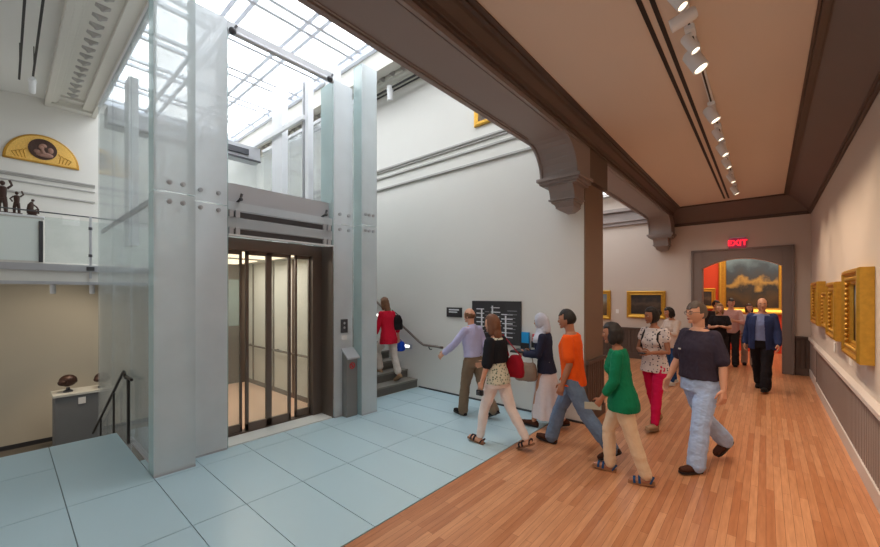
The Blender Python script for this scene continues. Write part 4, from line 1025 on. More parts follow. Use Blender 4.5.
def person(lab, pos, heading, fig, skin, hair, top, bottom, shoes, vox=0.006, z=0.0, curl=(28, 28), extra=None, seed=1.0, group='museum visitors'):
    """heading = world direction the body faces"""
    a = math.atan2(heading[1], heading[0]) - PI / 2
    root = thing('person', lab, 'person', (pos[0], pos[1], z), a, group)
    root.scale = (fig.k,) * 3
    F = fig; f = F.f
    # ---- body, one skin
    b = F.torso()
    b.tube([F.up(Vector((0, -0.01, 0.46))), F.neck + F.lean @ Vector((0, .006, 0.02)), F.hc + F.hm @ Vector((0, -0.018, -0.045))], [0.062 if not f else .052, 0.054 if not f else .045, 0.056 if not f else .047], 14)
    if f:
        for sx in (-1, 1): b.blob(F.up(Vector((sx * 0.066, 0.082, 0.30))), (.056, .048, .056), 12, 8)
    for sx, (sh, e, w, d2) in zip((-1, 1), F.arms):
        m = 0.88 if f else 1.0
        b.blob(sh + F.lean @ Vector((-sx * 0.015, 0, -0.005)), (.062 * m, .062 * m, .06 * m), 12, 8)
        seg(b, [sh, lerp(sh, e, 0.45), e, lerp(e, w, 0.35), w], [.052 * m, .047 * m, .038 * m, .040 * m, .0265 * m])
        inner = F.lean @ Vector((-sx, 0, 0)); out = -inner if abs(d2.dot(inner)) < 0.75 else F.lean @ Vector((0, 0.3, 1))
        hand(b, w, d2, out, curl[0 if sx < 0 else 1], sx, 0.92 if f else 1.0)
    for sx, (hip, knee, ank, fr) in zip((-1, 1), F.legs):
        seg(b, [hip, lerp(hip, knee, 0.45), knee, lerp(knee, ank, 0.3), lerp(knee, ank, 0.7), ank], [.088, .074, .054, .056, .042, .036])
        b.loft([[ank + fr @ Vector((hx * math.cos(t), y, -0.04 + hz * math.sin(t))) for t in [2 * PI * i / 12 for i in range(12)]] for y, hx, hz in ((-.055, .026, .028), (-.02, .034, .036), (.06, .040, .03), (.13, .042, .022), (.17, .03, .016))])
    hm, hc = F.hm, F.hc
    def headfn(q):
        x, y, zz = q
        if zz < 0:
            x *= 1 - 0.30 * (-zz) ** 1.6
            if y < 0: y *= 1 - 0.45 * (-zz) ** 1.4
            else: y *= 1 - 0.10 * (-zz)
        if y < 0: y *= 1.08
        return Vector((x * 0.079, y * 0.097, zz * 0.121))
    b.blob(hc, (1, 1, 1), 22, 16, hm, headfn)
    P = lambda x, y, zz: hc + hm @ Vector((x, y, zz))
    b.blob(P(0, .092, -.018), (.014, .020, .022), 10, 8, hm); b.tube([P(0, .088, .022), P(0, .098, -.005), P(0, .108, -.024)], [.007, .009, .011], 8)
    b.blob(P(0, .074, -.088), (.026, .020, .020), 10, 8, hm); b.blob(P(0, .084, .026), (.045, .010, .008), 10, 6, hm)
    for sx in (-1, 1): b.blob(P(sx * .074, -.008, -.012), (.008, .018, .030), 8, 8, hm)
    b.blob(P(0, .086, -.054), (.022, .008, .010), 8, 6, hm)
    voxel(b, 'body', skin, vox, 2, parent=root)
    for sx in (-1, 1):
        eb = MB().blob(P(sx * .030, .0815, .004), (.0125, .007, .0075), 10, 8, hm).use(1).blob(P(sx * .030, .0862, .004), (.006, .0035, .006), 8, 6, hm)
        eb.build('eye', [EYEW, IRIS], root, smooth=True)
        MB().tube([P(sx * .016, .092, .021), P(sx * .031, .090, .026), P(sx * .046, .078, .021)], [.0035, .0045, .003], 6).build('eyebrow', hair[1] if hair else H_DB, root, smooth=True)
    MB().blob(P(0, .0945, -.0545), (.021, .006, .0045), 10, 6, hm).use(0).blob(P(0, .094, -.062), (.017, .006, .005), 10, 6, hm).build('mouth', LIP, root, smooth=True)
    # ---- hair
    if hair:
        style, hmat = hair[0], hair[1]
        hb = MB()
        def hfn(q):
            x, y, zz = q
            g = 1.10 + 0.05 * noise.noise(Vector((x * 3 + seed, y * 3, zz * 2)))
            ins = False
            side = abs(x)
            if style == 'bald':
                ins = zz > 0.42 + 0.2 * y or (y > 0.35) or zz < -0.45
            elif style == 'short':
                ins = (y > 0.30 and zz < 0.52 - 0.25 * (1 - side)) or (zz < -0.12 and y > -0.1) or zz < -0.55
            elif style == 'bob':
                ins = (y > 0.38 and zz < 0.50) or zz < -0.95; g += 0.08 if zz < 0.3 else 0.03
            else:
                ins = (y > 0.38 and zz < 0.50); g += 0.05
            if ins: g = 0.86
            x2, y2, z2 = x, y, zz
            if zz < 0 and style in ('short', 'bald'):
                x2 *= 1 - 0.25 * (-zz) ** 1.6; y2 *= (1 - 0.4 * (-zz) ** 1.4) if y < 0 else 1
            if y < 0: y2 *= 1.08
            return Vector((x2 * 0.076 * g, y2 * 0.094 * g, z2 * 0.117 * (g if zz > 0 else 1.02)))
        hb.blob(hc, (1, 1, 1), 36, 26, hm, hfn)
        if style in ('long', 'bob', 'up'):
            lobes = {'long': ((0, -.055, -.05, .082, .055, .10), (0, -.065, -.15, .085, .045, .10), (-.062, .0, -.075, .03, .05, .085), (.062, .0, -.075, .03, .05, .085)),
                     'bob': ((0, -.05, -.055, .086, .06, .085), (-.066, .01, -.055, .028, .05, .075), (.066, .01, -.055, .028, .05, .075)),
                     'up': ((0, -.11, .03, .045, .045, .045), (0, -.05, -.04, .07, .05, .06))}[style]
            for x, y, zz, rx, ry, rz in lobes:
                hb.blob(P(x, y, zz), (rx, ry, rz), 18, 12, hm)
            voxel(hb, 'hair', hmat, 0.007, 2, 0.006, seed, root, (2.2, 2.2, 0.4))
        else:
            o = hb.build('hair', hmat, root, smooth=True)
    # ---- bottoms
    if bottom['kind'] == 'pants':
        e = bottom.get('ease', 0.012); hem = bottom.get('hem', 1.0); flare = bottom.get('flare', 0.02)
        pb = F.torso(0.012, -0.14, bottom.get('waist', 0.07))
        for hip, knee, ank, fr in F.legs:
            stop = lerp(knee, ank, hem)
            seg(pb, [hip, lerp(hip, knee, 0.45), knee, lerp(knee, ank, 0.35 * hem), lerp(knee, ank, 0.7 * hem), stop], [.093 + e * .6, .078 + e, .057 + e * 1.2, .056 + e * 1.2 + flare * .2, .046 + e * 1.3 + flare * .6, .040 + e * 1.3 + flare])
        voxel(pb, 'trousers', bottom['mat'], max(vox, .007), 2, bottom.get('wr', 0.010), seed, root, (1, 1, 1.6))
        if bottom.get('belt'):
            z0 = bottom.get('waist', 0.07)
            bb = MB(); n = 20
            r0 = F.ring(z0 - .035, (.152 * F.g + .018), (.107 * F.g * (1 + (F.g - 1) * .6) + .018), (F.g - 1) * .1); r1 = F.ring(z0, (.152 * F.g + .018), (.107 * F.g * (1 + (F.g - 1) * .6) + .018), (F.g - 1) * .1)
            bb.loft([r0, r1]); bb.build('belt', bottom['belt'], root, smooth=True)
    else:
        L = bottom.get('len', 0.72); rings = []
        mid = (F.legs[0][2] + F.legs[1][2]) / 2
        n = 28
        for i in range(9):
            t = i / 8; c = lerp(F.pel + Vector((0, 0, .08)), Vector((mid.x, mid.y * .7, F.pel.z - L)), t)
            rx = lerp(.155, .215, t ** .8); ry = lerp(.115, .25, t ** .9)
            rings.append([c + Vector(((rx + .014 * t * math.sin(9 * 2 * PI * k / n)) * math.cos(2 * PI * k / n), (ry + .014 * t * math.sin(9 * 2 * PI * k / n)) * math.sin(2 * PI * k / n), 0)) for k in range(n)])
        voxel(MB().loft(rings[::-1]), 'skirt', bottom['mat'], .009, 2, .008, seed, root, (1.6, 1.6, .4))
    # ---- tops
    def sleeves(mb, cut, e, upto=None):
        for i, (sh, el, w, d2) in enumerate(F.arms):
            c = cut[i] if isinstance(cut, (list, tuple)) else cut
            m = 0.9 if f else 1.0
            sx = -1 if i == 0 else 1
            mb.blob(sh + F.lean @ Vector((-sx * 0.02, 0, -0.002)), (.056 * m + e * .7, .058 * m + e * .7, .054 * m + e * .7), 12, 8)
            if c <= 0: continue
            if c < 1:
                q = lerp(sh, el, c); seg(mb, [sh, lerp(sh, q, .5), q], [.050 * m + e, .050 * m + e * 1.1, .049 * m + e * 1.35])
            else:
                q = lerp(el, w, c - 1); seg(mb, [sh, lerp(sh, el, .5), el, lerp(el, q, .5), q], [.050 * m + e, .047 * m + e, .042 * m + e * 1.1, .040 * m + e * 1.1, .032 * m + e * 1.1])
    e = top.get('ease', 0.016)
    tb = F.torso(e, top.get('hem', -0.06), top.get('neck', 0.50), flare=top.get('flare', 0.01))
    if f:
        for sx in (-1, 1): tb.blob(F.up(Vector((sx * 0.066, 0.084, 0.30))), (.056 + e * .7, .048 + e * .8, .058 + e * .7), 12, 8)
    sleeves(tb, top.get('sleeve', 0.7), e * 0.75)
    voxel(tb, top.get('name', 'shirt'), top['mat'], max(vox, .007), 2, top.get('wr', 0.010), seed + 3, root, (1, 1, .8))
    if top.get('collar'):
        cb = MB(); n = 20; nk = F.up(Vector((0, -0.004, 0.505)))
        r = [[nk + F.lean @ Vector(((rr + .0) * math.cos(2 * PI * k / n), (rr) * math.sin(2 * PI * k / n), zz - .018 * math.sin(2 * PI * k / n))) for k in range(n)] for rr, zz in ((.098, -.03), (.072, .025), (.064, .025), (.078, -.03))]
        cb.loft(r, caps=False); cb.build('collar', top['collar'], root, smooth=True)
    lay = top.get('layer')
    if lay:   # an open jacket or cardigan over the top
        lb = F.torso(e + 0.016, lay.get('hem', -0.12), 0.47, sc=(1.0, 1.0))
        sleeves(lb, lay.get('sleeve', 1.95), e * .75 + 0.010)
        o = voxel(lb, lay.get('name', 'jacket'), lay['mat'], max(vox, .007), 2, 0.008, seed + 5, root)
        # cut the front open
        bm = bmesh.new(); bm.from_mesh(o.data)
        iv = F.lean.inverted(); dele = []
        hw0, hw1 = lay.get('open', (0.03, 0.085))
        for fc in bm.faces:
            q = iv @ (fc.calc_center_median() - F.pel)
            if q.y > 0.02 and abs(q.x + lay.get('shift', 0)) < lerp(hw0, hw1, max(0, min(1, (q.z + .1) / .55))): dele.append(fc)
        bmesh.ops.delete(bm, geom=dele, context='FACES')
        bm.to_mesh(o.data); bm.free()
        so = o.modifiers.new('thick', 'SOLIDIFY'); so.thickness = 0.007; so.offset = -1
    # ---- shoes
    for hip, knee, ank, fr in F.legs:
        sb = MB()
        A = lambda x, y, zz: ank + fr @ Vector((x, y, zz))
        prof = ((-.075, .024, .0), (-.055, .036, .032), (-.01, .040, .045), (.05, .043, .030), (.11, .047, .014), (.16, .042, .006), (.19, .024, -.006))
        if shoes.get('open'):
            sb.loft([[A(hx * c, y, -.077 + h) for c, h in ((-1, 0), (1, 0), (1, .022), (-1, .022))] for y, hx in ((-.075, .03), (-.03, .036), (.06, .042), (.13, .044), (.185, .03))])
            for y, h in ((.07, .0), (.12, -.008)):
                sb.use(1).tube([A(-.045, y, -.06), A(-.035, y, -.012 + h), A(0, y, .002 + h), A(.035, y, -.012 + h), A(.045, y, -.06)], .009, 6, 1.6)
            sb.tube([A(-.04, -.03, -.055), A(-.038, -.055, -.01), A(0, -.07, 0), A(.038, -.055, -.01), A(.04, -.03, -.055)], .009, 6)
            sb.build('sandal', [shoes['sole'], shoes['mat']], root, smooth=True)
        else:
            sb.loft([[A(hx * math.cos(t), y, -.040 + (h + .02) * max(-1, math.sin(t)) if math.sin(t) > 0 else -.040 + .030 * math.sin(t)) for t in [2 * PI * i / 14 for i in range(14)]] for y, hx, h in prof])
            sb.use(1).loft([[A(hx * 1.04 * c, y, zz) for c, zz in ((-1, -.078), (1, -.078), (1, -.056), (-1, -.056))] for y, hx, h in prof[0:1] + prof[1:]])
            sb.build('shoe', [shoes['mat'], shoes['sole']], root, smooth=True)
    root['_'] = 0; del root['_']
    if extra: extra(root, F)
    return root
def world(root, F, v):
    """figure point -> world"""
    a = root.rotation_euler.z
    return Vector(root.location) + RZ(a) @ (Vector(v) * F.k)
BLKSHOE = {'mat': cloth('black_shoe_leather', rgb(34, 30, 30)), 'sole': M['black']}
BRSHOE = {'mat': cloth('brown_shoe_leather', rgb(74, 44, 32)), 'sole': M['black']}
TANSHOE = {'mat': cloth('beige_shoe_leather', rgb(170, 140, 110)), 'sole': cloth('beige_sole', rgb(150, 126, 100))}
WHSHOE = {'mat': cloth('white_trainer', rgb(220, 216, 210)), 'sole': M['white_metal']}
SANDAL = {'mat': cloth('dark_sandal_strap', rgb(50, 44, 50)), 'sole': cloth('tan_sandal_sole', rgb(140, 104, 80)), 'open': True}
BLSANDAL = {'mat': cloth('blue_sandal_strap', rgb(40, 74, 116)), 'sole': cloth('tan_sandal_sole', rgb(160, 116, 84)), 'open': True}
def glasses(root, F):
    b = MB(); P = lambda x, y, z: F.hc + F.hm @ Vector((x, y, z))
    for sx in (-1, 1):
        pts = [P(sx * .032 + .021 * math.cos(t), .0985 - .004 * abs(math.cos(t)), .003 + .015 * math.sin(t)) for t in [2 * PI * i / 14 for i in range(15)]]
        b.tube(pts, .0022, 6); b.tube([P(sx * .052, .096, .008), P(sx * .078, .05, .010), P(sx * .082, -.01, .004)], .0022, 6)
    b.tube([P(-.012, .101, .006), P(.012, .101, .006)], .0022, 6)
    b.build('glasses', M['steel_dark'], root, smooth=True)
def strap(root, F, mt, pts, r=.012, name='strap', flat=.35):
    MB().tube([F.up(Vector(p)) for p in pts], r, 8, flat).build(name, mt, root, smooth=True)
def bag(name, lab, c, sz, mt, rz=0.0, handle=None, group=None, r2=None, strapm=None):
    """soft sack shaped bag, world position; handle = list of world points"""
    t = thing(name, lab, 'bag', c, rz, group)
    b = MB(); n = 20
    w, d, h = sz
    rings = []
    for zz, fx, fy in ((-.5, .70, .70), (-.46, .88, .92), (-.25, 1.0, 1.0), (.1, .96, .88), (.35, .86, .62), (.47, .78, .40), (.5, .70, .28)):
        rings.append([(w * .5 * fx * math.copysign(abs(math.cos(a)) ** .6, math.cos(a)), d * .5 * fy * math.copysign(abs(math.sin(a)) ** .6, math.sin(a)), h * zz) for a in [2 * PI * i / n for i in range(n)]])
    b.loft(rings)
    voxel(b, 'pouch', mt, .008, 2, .012, w * 9, t)
    if handle:
        m = Matrix.Rotation(-rz, 3, 'Z')
        MB().tube([m @ (Vector(p) - Vector(c)) for p in handle], .010, 8, .6).build('handle', strapm or mt, t, smooth=True)
    return t
W_ = lambda n, c: cloth(n, c)
# 1 woman in red on the stairs
F = Fig(1.62, True, legs=((38, 52), (-12, 10)), toes=(0, -28), arms=((12, 14, 12, 0), (-6, 16, 14, 0)), lean=8, head=(8, -4))
p1 = person('woman in a red tunic and white trousers climbing the stairs, seen from behind', (-5.66, 4.98), (-1, 0.06), F, SK, ('long', H_BR),
            {'mat': cloth('crimson_tunic', rgb(206, 22, 52)), 'name': 'tunic', 'hem': -0.19, 'sleeve': 1.5, 'ease': .022, 'flare': .02},
            {'kind': 'pants', 'mat': cloth('white_trousers', rgb(222, 210, 200)), 'hem': .8, 'ease': .014}, TANSHOE, z=0.165, seed=1)
q = world(p1, F, F.up(Vector((.235, -.06, .24))))
bag('shoulder_bag', 'black shoulder bag worn by the woman in red on the stairs', q, (.13, .26, .30), cloth('black_bag_leather', rgb(36, 32, 34)), 0.1,
    [q + Vector((0, -.06, .1)), world(p1, F, F.arms[1][0] + Vector((0, .02, .075))), q + Vector((0, .10, .1))])
q = world(p1, F, F.arms[1][2] + F.arms[1][3] * .10) + Vector((0.02, 0.02, -.10))
bag('blue_pouch', 'bright blue bag hanging from the hand of the woman in red', q, (.17, .17, .20), cloth('blue_nylon', rgb(24, 70, 190)), 0, [q + Vector((-.05, 0, .08)), q + Vector((0, 0, .13)), q + Vector((.05, 0, .08))])

# 2 man in lavender shirt
F = Fig(1.66, False, legs=((-20, 10), (18, 14)), toes=(-22, 6), arms=((-8, 10, 12, 0), (6, 8, 14, 0)), lean=4, head=(4, 0), girth=1.02)
F = Fig(1.66, False, legs=((14, 8), (-18, 16)), toes=(6, -28), arms=((40, 16, 14, -6), (-14, 10, 16, 0)), lean=5, head=(6, 0))
person('man in a lavender shirt and khaki trousers walking away toward the stairs', (-3.42, 4.74), (-1, 0.10), F, SK, ('bald', H_BR),
       {'mat': cloth('lavender_shirt', rgb(186, 184, 220)), 'hem': .02, 'sleeve': 1.9, 'ease': .020, 'collar': cloth('lavender_collar', rgb(190, 188, 222))},
       {'kind': 'pants', 'mat': cloth('khaki_trousers', rgb(132, 112, 92)), 'ease': .020, 'belt': BRSHOE['mat'], 'flare': .018}, BLKSHOE, seed=2)

# 3 woman with black cardigan and red bag
F = Fig(1.64, True, legs=((20, 10), (-22, 12)), toes=(8, -26), arms=((4, 10, 16, 0), (8, 12, 70, 30)), lean=4, head=(10, -4))
p3 = person('brown haired woman in white trousers with a black cardigan, floral top and a red bag', (-2.52, 4.0), (-1, .02), F, SK, ('long', H_AU),
            {'mat': spots_mat('pale_floral_blouse', rgb(206, 208, 192), rgb(96, 120, 104), 30, .34), 'name': 'blouse', 'hem': -0.09, 'sleeve': .9, 'ease': .020, 'flare': .015,
             'layer': {'mat': cloth('black_cardigan', rgb(28, 30, 38)), 'name': 'cardigan', 'hem': .17, 'sleeve': .95, 'open': (.05, .12)}},
            {'kind': 'pants', 'mat': cloth('white_jeans', rgb(232, 220, 216)), 'ease': .008, 'flare': .002, 'hem': .92}, SANDAL, seed=3)
q = world(p3, F, F.up(Vector((.215, -.15, .10))))
bag('shoulder_bag', 'dark red leather shoulder bag carried by the woman with the black cardigan', q, (.13, .25, .28), cloth('dark_red_leather', rgb(150, 18, 40)), math.atan2(.02, -1) - PI / 2,
    [q + Vector((.09, 0, .12)), world(p3, F, F.arms[1][0] + Vector((.0, -.01, .08))), q + Vector((-.09, 0, .12))])
q = world(p3, F, F.arms[0][2] + F.arms[0][3] * .085) + Vector((0, 0, -.045))
t = thing('camera', 'small black camera dangling from the hand of the brown haired woman', 'camera', q)
MB().box(-.045, .045, -.02, .02, -.035, .03).build('camera_body', M['black'], t, bevel=.006)
MB().tube([(0, -.02, 0), (0, -.045, 0)], .022, 14).build('lens', M['steel_dark'], t, smooth=True)

# 4 woman in headscarf
SC = cloth('pale_blue_headscarf', rgb(190, 194, 208))
def hijab(root, F):
    hb = MB(); hm, hc = F.hm, F.hc
    P = lambda x, y, z: hc + hm @ Vector((x, y, z))
    def fn(q):
        x, y, z = q
        g = 1.16
        if y > 0.45 and (x / .62) ** 2 + ((z + .10) / .72) ** 2 < 1: g = 0.84
        return Vector((x * .076 * g, y * .094 * g * (1.08 if y < 0 else 1), z * .117 * g))
    hb.blob(hc, (1, 1, 1), 36, 26, hm, fn)
    n = 20; rings = []
    for t, (rx, ry, yo, zz) in enumerate(((.05, .055, .02, -.095), (.078, .085, -.005, -.125), (.10, .10, -.005, -.17), (.155, .115, 0, -.225), (.185, .125, .005, -.27), (.175, .13, .01, -.32))):
        rings.append([hc + F.lean @ Vector((rx * math.cos(2 * PI * k / n), yo + ry * math.sin(2 * PI * k / n), zz)) for k in range(n)])
    hb.loft(rings); hb.tube([P(0, -.055, .02), P(0, -.06, -.08), P(0, -.03, -.16)], [.07, .075, .09], 14)
    voxel(hb, 'headscarf', SC, .006, 2, .008, 4, root)
F = Fig(1.60, True, legs=((14, 6), (-14, 8)), toes=(6, -14), arms=((14, 10, 78, 18), (10, 8, 84, 26)), lean=3, head=(0, -8))
p4 = person('woman in a pale headscarf, navy jacket and long white skirt holding a dark folder', (-2.36, 5.02), (-.98, -.2), F, SK2, None,
            {'mat': cloth('navy_jacket', rgb(40, 44, 66)), 'name': 'jacket', 'hem': -0.10, 'sleeve': 1.92, 'ease': .022},
            {'kind': 'skirt', 'mat': cloth('white_long_skirt', rgb(226, 218, 222)), 'len': .80}, BRSHOE, extra=hijab, seed=4)
q = (world(p4, F, F.arms[0][2]) + world(p4, F, F.arms[1][2])) / 2 + Vector((-.10, 0, .02))
t = thing('folder', 'dark folder held in front of the woman in the headscarf', 'folder', q, .1)
MB().box(-.11, .10, -.14, .14, -.012, .012).build('cover', M['black'], t, bevel=.004)
MB().box(-.105, .095, -.135, .135, .012, .018).build('sheet', cloth('grey_sheet', rgb(70, 72, 78)), t)
q = world(p4, F, lerp(F.arms[0][1], F.arms[0][2], .75)) + Vector((-.02, -.02, -.24))
bag('handbag', 'taupe handbag hanging from the forearm of the woman in the headscarf', q, (.34, .15, .26), cloth('taupe_bag_leather', rgb(136, 118, 104)), .1,
    [q + Vector((-.10, 0, .10)), q + Vector((-.07, 0, .22)), q + Vector((0.02, .0, .26)), q + Vector((.10, 0, .22)), q + Vector((.12, 0, .10))])

# 5 man in orange T-shirt
F = Fig(1.74, False, legs=((-24, 18), (24, 8)), toes=(-26, 8), arms=((10, 8, 22, 4), (-14, 8, 16, 0)), lean=4, head=(6, -3))
F = Fig(1.74, False, legs=((-26, 14), (26, 10)), toes=(-30, 8), arms=((-4, 8, 26, 2), (10, 8, 16, 0)), lean=4, head=(6, -3))
person('man in a bright orange T-shirt and blue jeans striding left on the wood floor', (-1.75, 4.47), (-.98, -.08), F, SK3, ('short', H_BK),
       {'mat': cloth('orange_tshirt', rgb(240, 92, 24)), 'name': 'tshirt', 'hem': -.10, 'sleeve': .75, 'ease': .022},
       {'kind': 'pants', 'mat': cloth('washed_blue_jeans', rgb(108, 128, 156), .2), 'ease': .020, 'flare': .016}, BRSHOE, seed=5)

# 6 woman in green
F = Fig(1.60, True, legs=((-20, 8), (24, 22)), toes=(0, 10), arms=((22, 8, 30, 0), (-8, 10, 14, 0)), lean=6, head=(6, -4))
F = Fig(1.60, True, legs=((-15, 4), (20, 22)), toes=(-6, 6), arms=((12, 8, 26, 6), (-8, 10, 18, 0)), lean=6, head=(6, -4))
p6 = person('woman in a green blouse and cream trousers walking left in the foreground', (-1.12, 4.16), (-.97, -.2), F, SK3, ('bob', H_BK),
            {'mat': cloth('emerald_blouse', rgb(14, 120, 84)), 'name': 'blouse', 'hem': -.17, 'sleeve': 1.6, 'ease': .024, 'flare': .03},
            {'kind': 'pants', 'mat': cloth('cream_trousers', rgb(226, 202, 172)), 'ease': .014, 'flare': .006, 'hem': .95}, BLSANDAL, seed=6)
q = world(p6, F, F.arms[0][2] + F.arms[0][3] * .12)
t = thing('folded_leaflet', 'folded pale leaflet held by the woman in green', 'leaflet', q, .4)
MB().box(-.10, .06, -.005, .005, -.02, .05).box(-.10, .06, .005, .009, -.015, .045).build('sheet', cloth('pale_leaflet', rgb(176, 180, 168)), t)

# 7 woman in pink trousers
F = Fig(1.68, True, legs=((14, 6), (-12, 12)), toes=(8, -18), arms=((8, 12, 80, 34), (12, 12, 76, 40)), lean=1, head=(-26, -6))
def straps7(root, F):
    mt = cloth('dark_strap', rgb(50, 46, 48))
    for sx in (-1, 1): strap(root, F, mt, [(sx * .105, -.09, .44), (sx * .11, .0, .505), (sx * .105, .10, .42), (sx * .115, .125, .33), (sx * .145, .09, .22)], .015, 'backpack_strap')
p7 = person('woman in pink trousers and a white patterned top looking aside, holding a phone', (-1.19, 6.0), (-.30, -.95), F, SK3, ('up', H_BK),
            {'mat': spots_mat('white_patterned_top', rgb(226, 216, 214), rgb(66, 60, 84), 24, .26), 'name': 'top', 'hem': -.14, 'sleeve': .35, 'ease': .022, 'flare': .014},
            {'kind': 'pants', 'mat': cloth('fuchsia_trousers', rgb(214, 22, 84)), 'ease': .010, 'flare': .0, 'hem': .95}, TANSHOE, extra=straps7, seed=7)
q = (world(p7, F, F.arms[0][2] + F.arms[0][3] * .09) + world(p7, F, F.arms[1][2] + F.arms[1][3] * .09)) / 2
t = thing('phone', 'dark phone in the hands of the woman in pink trousers', 'phone', q, -.3)
MB().box(-.04, .04, -.075, .075, -.006, .006).build('case', M['black'], t, bevel=.004)
MB().box(-.036, .036, -.07, .07, .006, .008).build('screen', cloth('phone_glass', rgb(60, 64, 74)), t)

# 8 woman with blue jeans behind
F = Fig(1.60, True, legs=((10, 4), (-8, 6)), toes=(6, -10), arms=((30, 10, 70, 20), (24, 10, 80, 25)), lean=3, head=(-20, -14))
person('dark haired woman in blue jeans and pale top behind the woman in pink trousers', (-1.46, 9.05), (-.55, -.83), F, SK2, ('bob', H_BK),
       {'mat': cloth('pale_blouse', rgb(212, 196, 186)), 'name': 'blouse', 'hem': -.12, 'sleeve': 1.3, 'ease': .022},
       {'kind': 'pants', 'mat': cloth('deep_blue_jeans', rgb(34, 76, 128)), 'ease': .010, 'flare': .0, 'hem': .92}, WHSHOE, vox=.008, seed=8)

# 9 man in polo
def polo(root, F):
    glasses(root, F)
    pts = F.up(Vector((-.062, .134 * F.g + .012, .30)))
    q = [F.up(Vector((x, .1405 + .012 * (F.g - 1) * 10, z))) for x, z in ((.045, .295), (.10, .295), (.10, .310), (.045, .310))]
    q2 = [v + F.lean @ Vector((0, .012, 0)) for v in q]
    MB().loft([q, q2]).build('chest_logo', M['white_ink'], root)
F = Fig(1.80, False, legs=((12, 4), (-20, 26)), toes=(4, -34), arms=((-6, 12, 14, 0), (10, 12, 14, 0)), lean=1, head=(-8, -2), girth=1.12)
person('grey haired man with glasses in a navy polo shirt and pale blue jeans', (-.545, 4.94), (-.58, -.81), F, SK, ('short', H_GR),
       {'mat': cloth('navy_polo', rgb(56, 50, 66)), 'name': 'polo_shirt', 'hem': .0, 'sleeve': .85, 'ease': .022, 'collar': cloth('navy_collar', rgb(58, 52, 68))},
       {'kind': 'pants', 'mat': cloth('pale_blue_jeans', rgb(176, 204, 246)), 'ease': .024, 'flare': .016, 'waist': .05, 'belt': BRSHOE['mat']}, BRSHOE, extra=polo, seed=9)

# 10 woman with folded arms
F = Fig(1.64, True, legs=((6, 3), (-4, 3)), arms=((24, 14, 84, 55), (20, 14, 90, 55)), head=(10, -2))
person('fair haired woman in a black top with raised arms near the doorway', (-.85, 11.3), (.10, -1), F, SK, ('long', H_BL),
       {'mat': cloth('black_top', rgb(34, 30, 34)), 'name': 'top', 'hem': -.10, 'sleeve': .6, 'ease': .018}, {'kind': 'pants', 'mat': cloth('dark_trousers', rgb(46, 40, 42)), 'ease': .014}, BLKSHOE, vox=.008, seed=10)
# 11 person in striped pink shirt
F = Fig(1.76, False, legs=((8, 4), (-6, 6)), arms=((20, 14, 80, 40), (10, 14, 50, 20)), head=(8, 0))
person('dark haired person in a pink and white striped shirt in the doorway', (-.70, 12.55), (.08, -1), F, SK, ('short', H_BK),
       {'mat': stripes_mat('pink_striped_shirt', rgb(226, 196, 190), rgb(190, 128, 126), 26), 'hem': -.10, 'sleeve': 1.4, 'ease': .02}, {'kind': 'pants', 'mat': cloth('black_trousers', rgb(42, 38, 40)), 'ease': .018}, BLKSHOE, vox=.008, seed=11)
# 12 dark haired person left of the doorway
F = Fig(1.70, False, legs=((8, 4), (-6, 6)), arms=((6, 10, 20, 0), (6, 10, 20, 0)), head=(40, 0))
person('dark haired person in black standing in the left of the doorway before the red wall', (-1.06, 12.9), (.4, -1), F, SK2, ('short', H_BK),
       {'mat': cloth('charcoal_shirt', rgb(44, 40, 44)), 'hem': -.10, 'sleeve': 1.4, 'ease': .02}, {'kind': 'pants', 'mat': cloth('charcoal_trousers', rgb(50, 46, 48)), 'ease': .018}, BLKSHOE, vox=.008, seed=12)
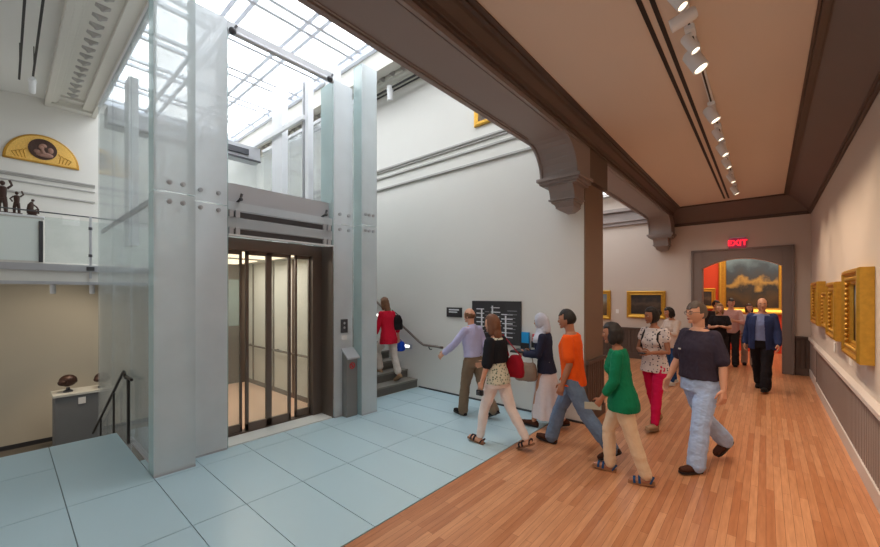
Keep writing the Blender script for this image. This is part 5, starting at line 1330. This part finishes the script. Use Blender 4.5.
# 13 man in the navy suit
TIE = cloth('slate_tie', rgb(86, 92, 128))
def suit(root, F):
    y = .128 * F.g + .030
    n = [(0, .47, .095), (.018, .45, .105), (.022, .30, y), (.026, .14, y + .012), (0, .10, y + .014), (-.026, .14, y + .012), (-.022, .30, y), (-.018, .45, .105)]
    MB().loft([[F.up(Vector((x, yy, z))) for x, z, yy in n], [F.up(Vector((x, yy + .012, z))) for x, z, yy in n]]).build('tie', TIE, root, smooth=False)
    b = MB()
    b.tube([F.up(Vector((.085, .03, .47))), F.up(Vector((.085, .13, .40))), F.up(Vector((.06, .168, .25)))], [.014, .026, .012], 8, .4).tube([F.up(Vector((-.085, .03, .47))), F.up(Vector((-.085, .13, .40))), F.up(Vector((-.06, .168, .25)))], [.014, .026, .012], 8, .4)
    b.build('lapels', cloth('navy_lapel', rgb(44, 50, 84)), root, smooth=True)
F = Fig(1.79, False, legs=((16, 6), (-14, 10)), toes=(6, -18), arms=((8, 12, 16, 0), (-6, 12, 16, 0)), head=(14, -4), girth=1.10)
person('balding man in an open navy suit jacket and blue shirt walking toward us', (-.06, 9.7), (-.18, -1), F, SK, ('bald', H_DB),
       {'mat': cloth('pale_blue_shirt', rgb(124, 138, 184)), 'hem': .0, 'sleeve': 1.0, 'ease': .014, 'collar': cloth('pale_blue_collar', rgb(140, 152, 196)),
        'layer': {'mat': cloth('navy_jacket_wool', rgb(46, 58, 100)), 'name': 'jacket', 'hem': -.17, 'sleeve': 1.92, 'open': (.085, .06)}},
       {'kind': 'pants', 'mat': cloth('black_suit_trousers', rgb(28, 26, 32)), 'ease': .022, 'flare': .018}, BLKSHOE, extra=None, seed=13)
# 14 person in white behind the suit
F = Fig(1.62, True, legs=((10, 4), (-8, 6)), arms=((10, 10, 20, 0), (6, 10, 20, 0)), head=(10, 0))
person('person in a white shirt half hidden behind the man in the navy suit', (-.34, 12.75), (.1, -1), F, SK, ('bob', H_DB),
       {'mat': cloth('white_shirt', rgb(214, 212, 214)), 'hem': -.10, 'sleeve': 1.5, 'ease': .02}, {'kind': 'pants', 'mat': cloth('pale_grey_trousers', rgb(170, 150, 138)), 'ease': .016}, BLKSHOE, vox=.008, seed=14)
# ------------------------------------------------------------------ camera
cd = D.cameras.new('camera'); cam = D.objects.new('camera', cd); COL.objects.link(cam)
cam.location = (0, 0, 1.88); cam.rotation_euler = (PI / 2, 0, math.radians(40.85))
cd.sensor_width = 36; cd.lens = 377 / 880 * 36; cd.shift_y = (294 - 273.5) / 880; cd.clip_start = 0.05
S.camera = cam
S.view_settings.view_transform = 'Standard'; S.view_settings.look = 'None'; S.view_settings.gamma = 1
S.view_settings.use_curve_mapping = False
S.view_settings.exposure = 0.45
S.cycles.use_denoising = True
S.cycles.max_bounces = 10; S.cycles.transparent_max_bounces = 16; S.cycles.diffuse_bounces = 5
